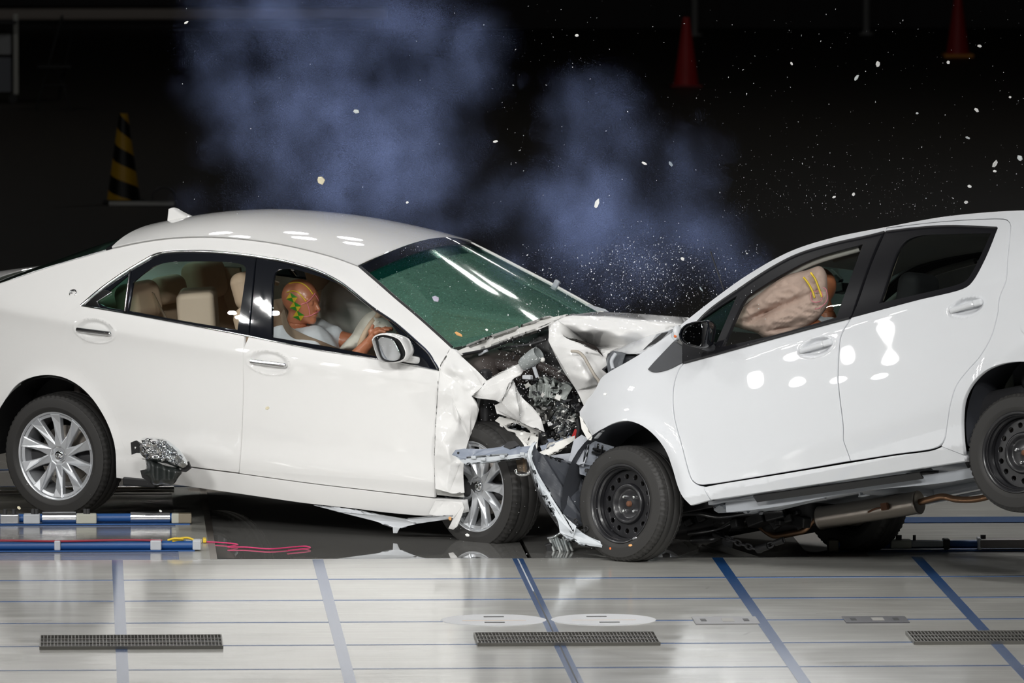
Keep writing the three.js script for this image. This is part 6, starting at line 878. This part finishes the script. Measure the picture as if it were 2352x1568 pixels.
// ---------------------------------------------------------------- bits in the air
const chipMats = { w: std([0.80, 0.80, 0.78], 0.5), g: phys([0.80, 0.84, 0.84], 0.15, 0, { transmission: 0.35, thickness: 0 }), c: std([0.66, 0.60, 0.44], 0.6), o: std([0.70, 0.36, 0.13], 0.6), v: std([0.42, 0.40, 0.50], 0.5), b: std([0.35, 0.40, 0.44], 0.4) };
function chipGeo(L, W, k) { const s = new THREE.Shape(), n = 7; for (let i = 0; i < n; i++) { const a = i / n * 2 * Math.PI, r = 0.62 + 0.38 * Math.abs(Math.sin(i * 2.3 + k * 1.7)); const x = Math.cos(a) * r * L / 2, y = Math.sin(a) * r * W / 2; i ? s.lineTo(x, y) : s.moveTo(x, y); } s.closePath(); const g = new THREE.ExtrudeGeometry(s, { depth: Math.min(L, W) * 0.22, bevelEnabled: true, bevelThickness: Math.min(L, W) * 0.06, bevelSize: Math.min(L, W) * 0.06, bevelSegments: 1 }), P = g.attributes.position; for (let i = 0; i < P.count; i++) P.setZ(i, P.getZ(i) + 0.25 * P.getX(i) * P.getX(i) / L * (k % 2 ? 1 : -1)); g.computeVertexNormals(); return g; }
[ // u, v, length and width in pixels, turn, kind, label
  [738, 414, 24, 17, 0.5, 'c', 'cream plastic chip flying above the roof of the saloon'], [819, 255, 14, 12, 0.2, 'g', 'small ring-like glass chip in the smoke left of centre'], [1371, 467, 30, 10, 1.8, 'w', 'long white sliver flying in the middle of the right-hand smoke'], [428, 52, 12, 6, -0.4, 'w', 'bright white shard at the top left edge of the smoke'],
  [2016, 147, 15, 11, 1.2, 'w', 'rough white lump right of the middle of the dark background'], [1967, 178, 18, 8, -0.9, 'g', 'pale glass splinter just left of the rough white lump'], [2285, 376, 20, 11, -1.1, 'w', 'elongated white lump near the right edge'], [2343, 363, 17, 12, 1.3, 'g', 'glass lump touching the right edge'], [2243, 253, 13, 9, 0.6, 'w', 'small white lump above the bright bar-shaped shard at right'], [2222, 316, 18, 5, 0.55, 'g', 'thin bar-shaped shard at the right'], [2250, 106, 11, 8, 0.1, 'w', 'white chip high at the right beside the orange-based cone'], [2178, 143, 10, 8, 0.2, 'w', 'white chip just under the orange-based cone'],
  [1480, 375, 14, 7, 0.5, 'w', 'cream-white flake in the right-hand smoke'], [1540, 376, 20, 7, 0.9, 'b', 'blue-grey forked sliver right of the cream-white flake'], [1138, 325, 13, 7, -0.2, 'w', 'white shard between the two smoke plumes'], [1325, 81, 10, 7, -0.5, 'w', 'white shard high above the gap between the plumes'], [1818, 146, 9, 6, 1.3, 'w', 'small white chip high right of the smoke'], [2227, 428, 11, 8, 0, 'w', 'white chip below the elongated lump near the right edge'], [2219, 464, 11, 8, 0, 'w', 'white chip low at the right over the roof of the hatchback'], [1916, 452, 9, 6, -0.6, 'w', 'slanted white chip over the hatchback'], [1960, 446, 9, 8, 0, 'w', 'grey-white chip right of the slanted chip over the hatchback'], [2285, 393, 9, 7, 0, 'w', 'small chip right under the elongated lump'], [2320, 223, 8, 5, 0.1, 'w', 'small flat flake near the top right edge'], [2106, 260, 7, 6, 0, 'g', 'faint glass crumb left of the small white lump at right'],
  [1568, 594, 12, 8, 0.1, 'w', 'white flake beside the whip aerial'], [1610, 664, 14, 5, 0.9, 'b', 'narrow glass flake left of the foot of the whip aerial'], [1001, 686, 22, 13, 0.2, 'v', 'lilac-grey flake in front of the windscreen'], [1053, 767, 22, 9, 0.6, 'o', 'orange-brown splinter low in front of the windscreen'], [614, 937, 12, 8, -0.8, 'c', 'cream crumb flying past the front door'], [935, 465, 7, 6, 0, 'w', 'round white crumb over the roof of the saloon'], [44, 1166, 10, 8, 0.3, 'c', 'cream crumb low beside the rear wheel'], [1073, 1228, 12, 7, 0.5, 'w', 'curled white crumb under the front alloy wheel'], [369, 1173, 7, 6, 0, 'w', 'tiny white crumb over the dark track floor'], [1198, 996, 9, 6, 0, 'w', 'white crumb in front of the slotted lamp frame'], [1390, 905, 8, 8, 0, 'w', 'white crumb before the folded bonnet corner'],
  [1118, 757, 9, 5, 0.4, 'w', 'pale chip low on the windscreen'], [1448, 1252, 9, 7, 0, 'o', 'orange crumb at the foot of the steel wheel'], [1034, 1190, 9, 9, 0, 'o', 'bright orange crumb beside the torn sill'],
].forEach(([u, v, L, W, t, k, label], i) => { const z = v > 900 ? 0.6 : rr(-0.8, 0.5), s = (CAMP.z - z) / FPX, m = single('flying_chip', chipGeo(L * s * 0.95, W * s * 0.95, i), chipMats[k], label, 'chip', 'larger chips flying through the air'); m.position.copy(atZ(u, v, z)); m.rotation.set(rr(-.5, .5), rr(-.5, .5), -t); });
// fine glass crumbs, far too many to count
function specks(list) {
  const pos = [], nor = [];
  const tet = [[1, 1, 1], [-1, -1, 1], [-1, 1, -1], [1, -1, -1]], F = [[0, 1, 2], [0, 3, 1], [0, 2, 3], [1, 3, 2]], a = V3(), b = V3(), c = V3(), e = new THREE.Euler(), q = new THREE.Quaternion();
  for (const [u0, u1, v0, v1, z0, z1, n, s0, s1, kind] of list) for (let i = 0; i < n; i++) {
    const u = kind === 1 ? lerp(u0, u1, (rnd() + rnd() + rnd()) / 3) : lerp(u0, u1, rnd()), v = kind === 1 ? lerp(v0, v1, (rnd() + rnd() + rnd()) / 3) : lerp(v0, v1, kind === 2 ? Math.sqrt(rnd()) : rnd()), p = atZ(u, v, rr(z0, z1)), s = 0.72 * (s0 + (s1 - s0) * Math.pow(rnd(), 4)), st = 1 + 1.6 * Math.pow(rnd(), 3);
    q.setFromEuler(e.set(rr(0, 6), rr(0, 6), rr(0, 6)));
    const V = tet.map(([x, y, z]) => V3(x * s * st, y * s, z * s * 0.7).applyQuaternion(q).add(p));
    for (const [i0, i1, i2] of F) { a.copy(V[i0]); b.copy(V[i1]); c.copy(V[i2]); const n2 = b.clone().sub(a).cross(c.clone().sub(a)).normalize(); for (const w of [a, b, c]) { pos.push(w.x, w.y, w.z); nor.push(n2.x, n2.y, n2.z); } }
  }
  const g = new THREE.BufferGeometry(); g.setAttribute('position', new THREE.Float32BufferAttribute(pos, 3)); g.setAttribute('normal', new THREE.Float32BufferAttribute(nor, 3)); return g;
}
const crumbs = single('glass_crumbs', specks([
  [1150, 2352, -5, 480, -1.6, 0.6, 430, .0008, .0034, 0], [1250, 1750, 480, 760, -1.2, 0.4, 1300, .0007, .0032, 1], [1200, 1760, 560, 740, -1.0, 0.4, 1000, .0007, .0034, 0], [1050, 1380, 740, 1010, 0.2, 1.0, 760, .0008, .0030, 1], [860, 1340, 560, 800, 0.2, 0.9, 330, .0008, .0028, 0], [1650, 2200, 320, 500, -1.2, 0.3, 420, .0006, .0024, 2], [380, 1200, 0, 500, -1.2, 0.4, 110, .0008, .0032, 0], [1020, 1420, 1000, 1290, 0.3, 0.9, 90, .0008, .0028, 0], [0, 1000, 800, 1150, 0.9, 1.4, 22, .0008, .0024, 0], [1450, 1900, 600, 950, 0.6, 1.4, 70, .0006, .0018, 1]]), std([0.80, 0.82, 0.84], 0.35), 'fine white glass crumbs sprayed through the air', 'glass crumbs');
crumbs.userData.kind = 'stuff';
// ---------------------------------------------------------------- smoke: a cloud of fine droplets, denser where the billows are
{ const blobs = [ // u, v, radius in pixels, weight
  [520, 40, 100, .9], [640, 60, 120, 1.1], [780, 60, 130, 1.2], [930, 60, 120, 1.0], [1080, 100, 80, .8], [1110, 170, 60, .45], [470, 150, 66, .7], [560, 220, 100, 1.1], [680, 240, 120, 1.3], [820, 240, 120, 1.4], [950, 230, 100, .9], [1030, 180, 70, .5], [900, 350, 120, 1.2], [780, 350, 100, .9], [640, 350, 66, .5], [560, 330, 56, .35], [490, 330, 40, .2], [1000, 390, 110, .8], [760, 440, 110, .8], [900, 470, 110, .8], [446, 450, 34, .2], [620, 450, 80, .45], [1040, 520, 76, .4],
  [1320, 230, 80, .5], [1400, 250, 84, .75], [1440, 320, 64, .6], [1330, 350, 90, 1.0], [1270, 450, 90, .8], [1390, 440, 90, 1.4], [1340, 540, 110, 1.7], [1460, 550, 110, 1.6], [1560, 340, 56, .4], [1640, 330, 56, .4], [1580, 420, 76, .6], [1600, 550, 100, 1.0], [1680, 610, 76, .8], [1490, 640, 90, .8], [1310, 640, 80, .5], [1250, 300, 50, .3], [1740, 620, 46, .45], [1400, 680, 80, .5], [1150, 470, 90, .4], [1200, 590, 80, .4]];
  const gauss = () => Math.sqrt(-2 * Math.log(rnd() + 1e-9)) * Math.cos(6.2831853 * rnd());
  // one puff of droplets, a soft ball
  const N = 2600, pos = new Float32Array(N * 9), d = V3();
  for (let i = 0; i < N; i++) { const x = gauss(), y = gauss(), z = gauss(), s = 0.0086 * (0.6 + 0.8 * rnd()); for (let j = 0; j < 3; j++) { const a = rnd() * 6.2831853, c = 2 * rnd() - 1, q = Math.sqrt(1 - c * c); d.set(Math.cos(a) * q, Math.sin(a) * q, c).multiplyScalar(s); pos[i * 9 + j * 3] = x + d.x; pos[i * 9 + j * 3 + 1] = y + d.y; pos[i * 9 + j * 3 + 2] = z + d.z; } }
  const g = new THREE.BufferGeometry(); g.setAttribute('position', new THREE.BufferAttribute(pos, 3)); g.computeVertexNormals();
  const places = [], p = V3(), o = new THREE.Object3D();
  for (const [u, v, r, w] of blobs) {
    const n = Math.round(w * r * r * (u < 1180 && v < 560 ? 0.034 : 0.027)), zc = rr(-0.9, 0.1) - 0.5;
    for (let i = 0; i < n; i++) {
      const k = 0.44 * r; p.copy(atZ(u + gauss() * k, v + gauss() * k, zc + gauss() * k / 460 * 1.1));
      const f = 0.5 + 1.15 * fbm(p.x * 2.0 + 3, p.y * 2.0, p.z * 2.0 + w, 4); if (f < rnd() * 0.95) continue;
      o.position.copy(p); o.rotation.set(rr(0, 6), rr(0, 6), rr(0, 6)); o.scale.setScalar(0.020 + 0.032 * rnd()); o.updateMatrix(); places.push(o.matrix.clone());
    }
  }
  console.log('smoke puffs', places.length);
  const m = new THREE.InstancedMesh(g, std([0.36, 0.47, 0.88], 0.9), places.length); places.forEach((q, i) => m.setMatrixAt(i, q)); m.name = 'smoke'; m.userData.kind = 'stuff'; scene.add(tag(m, 'bluish smoke billowing up behind the crash', 'smoke'));
}
shade(scene);
renderer.render(scene, camera);
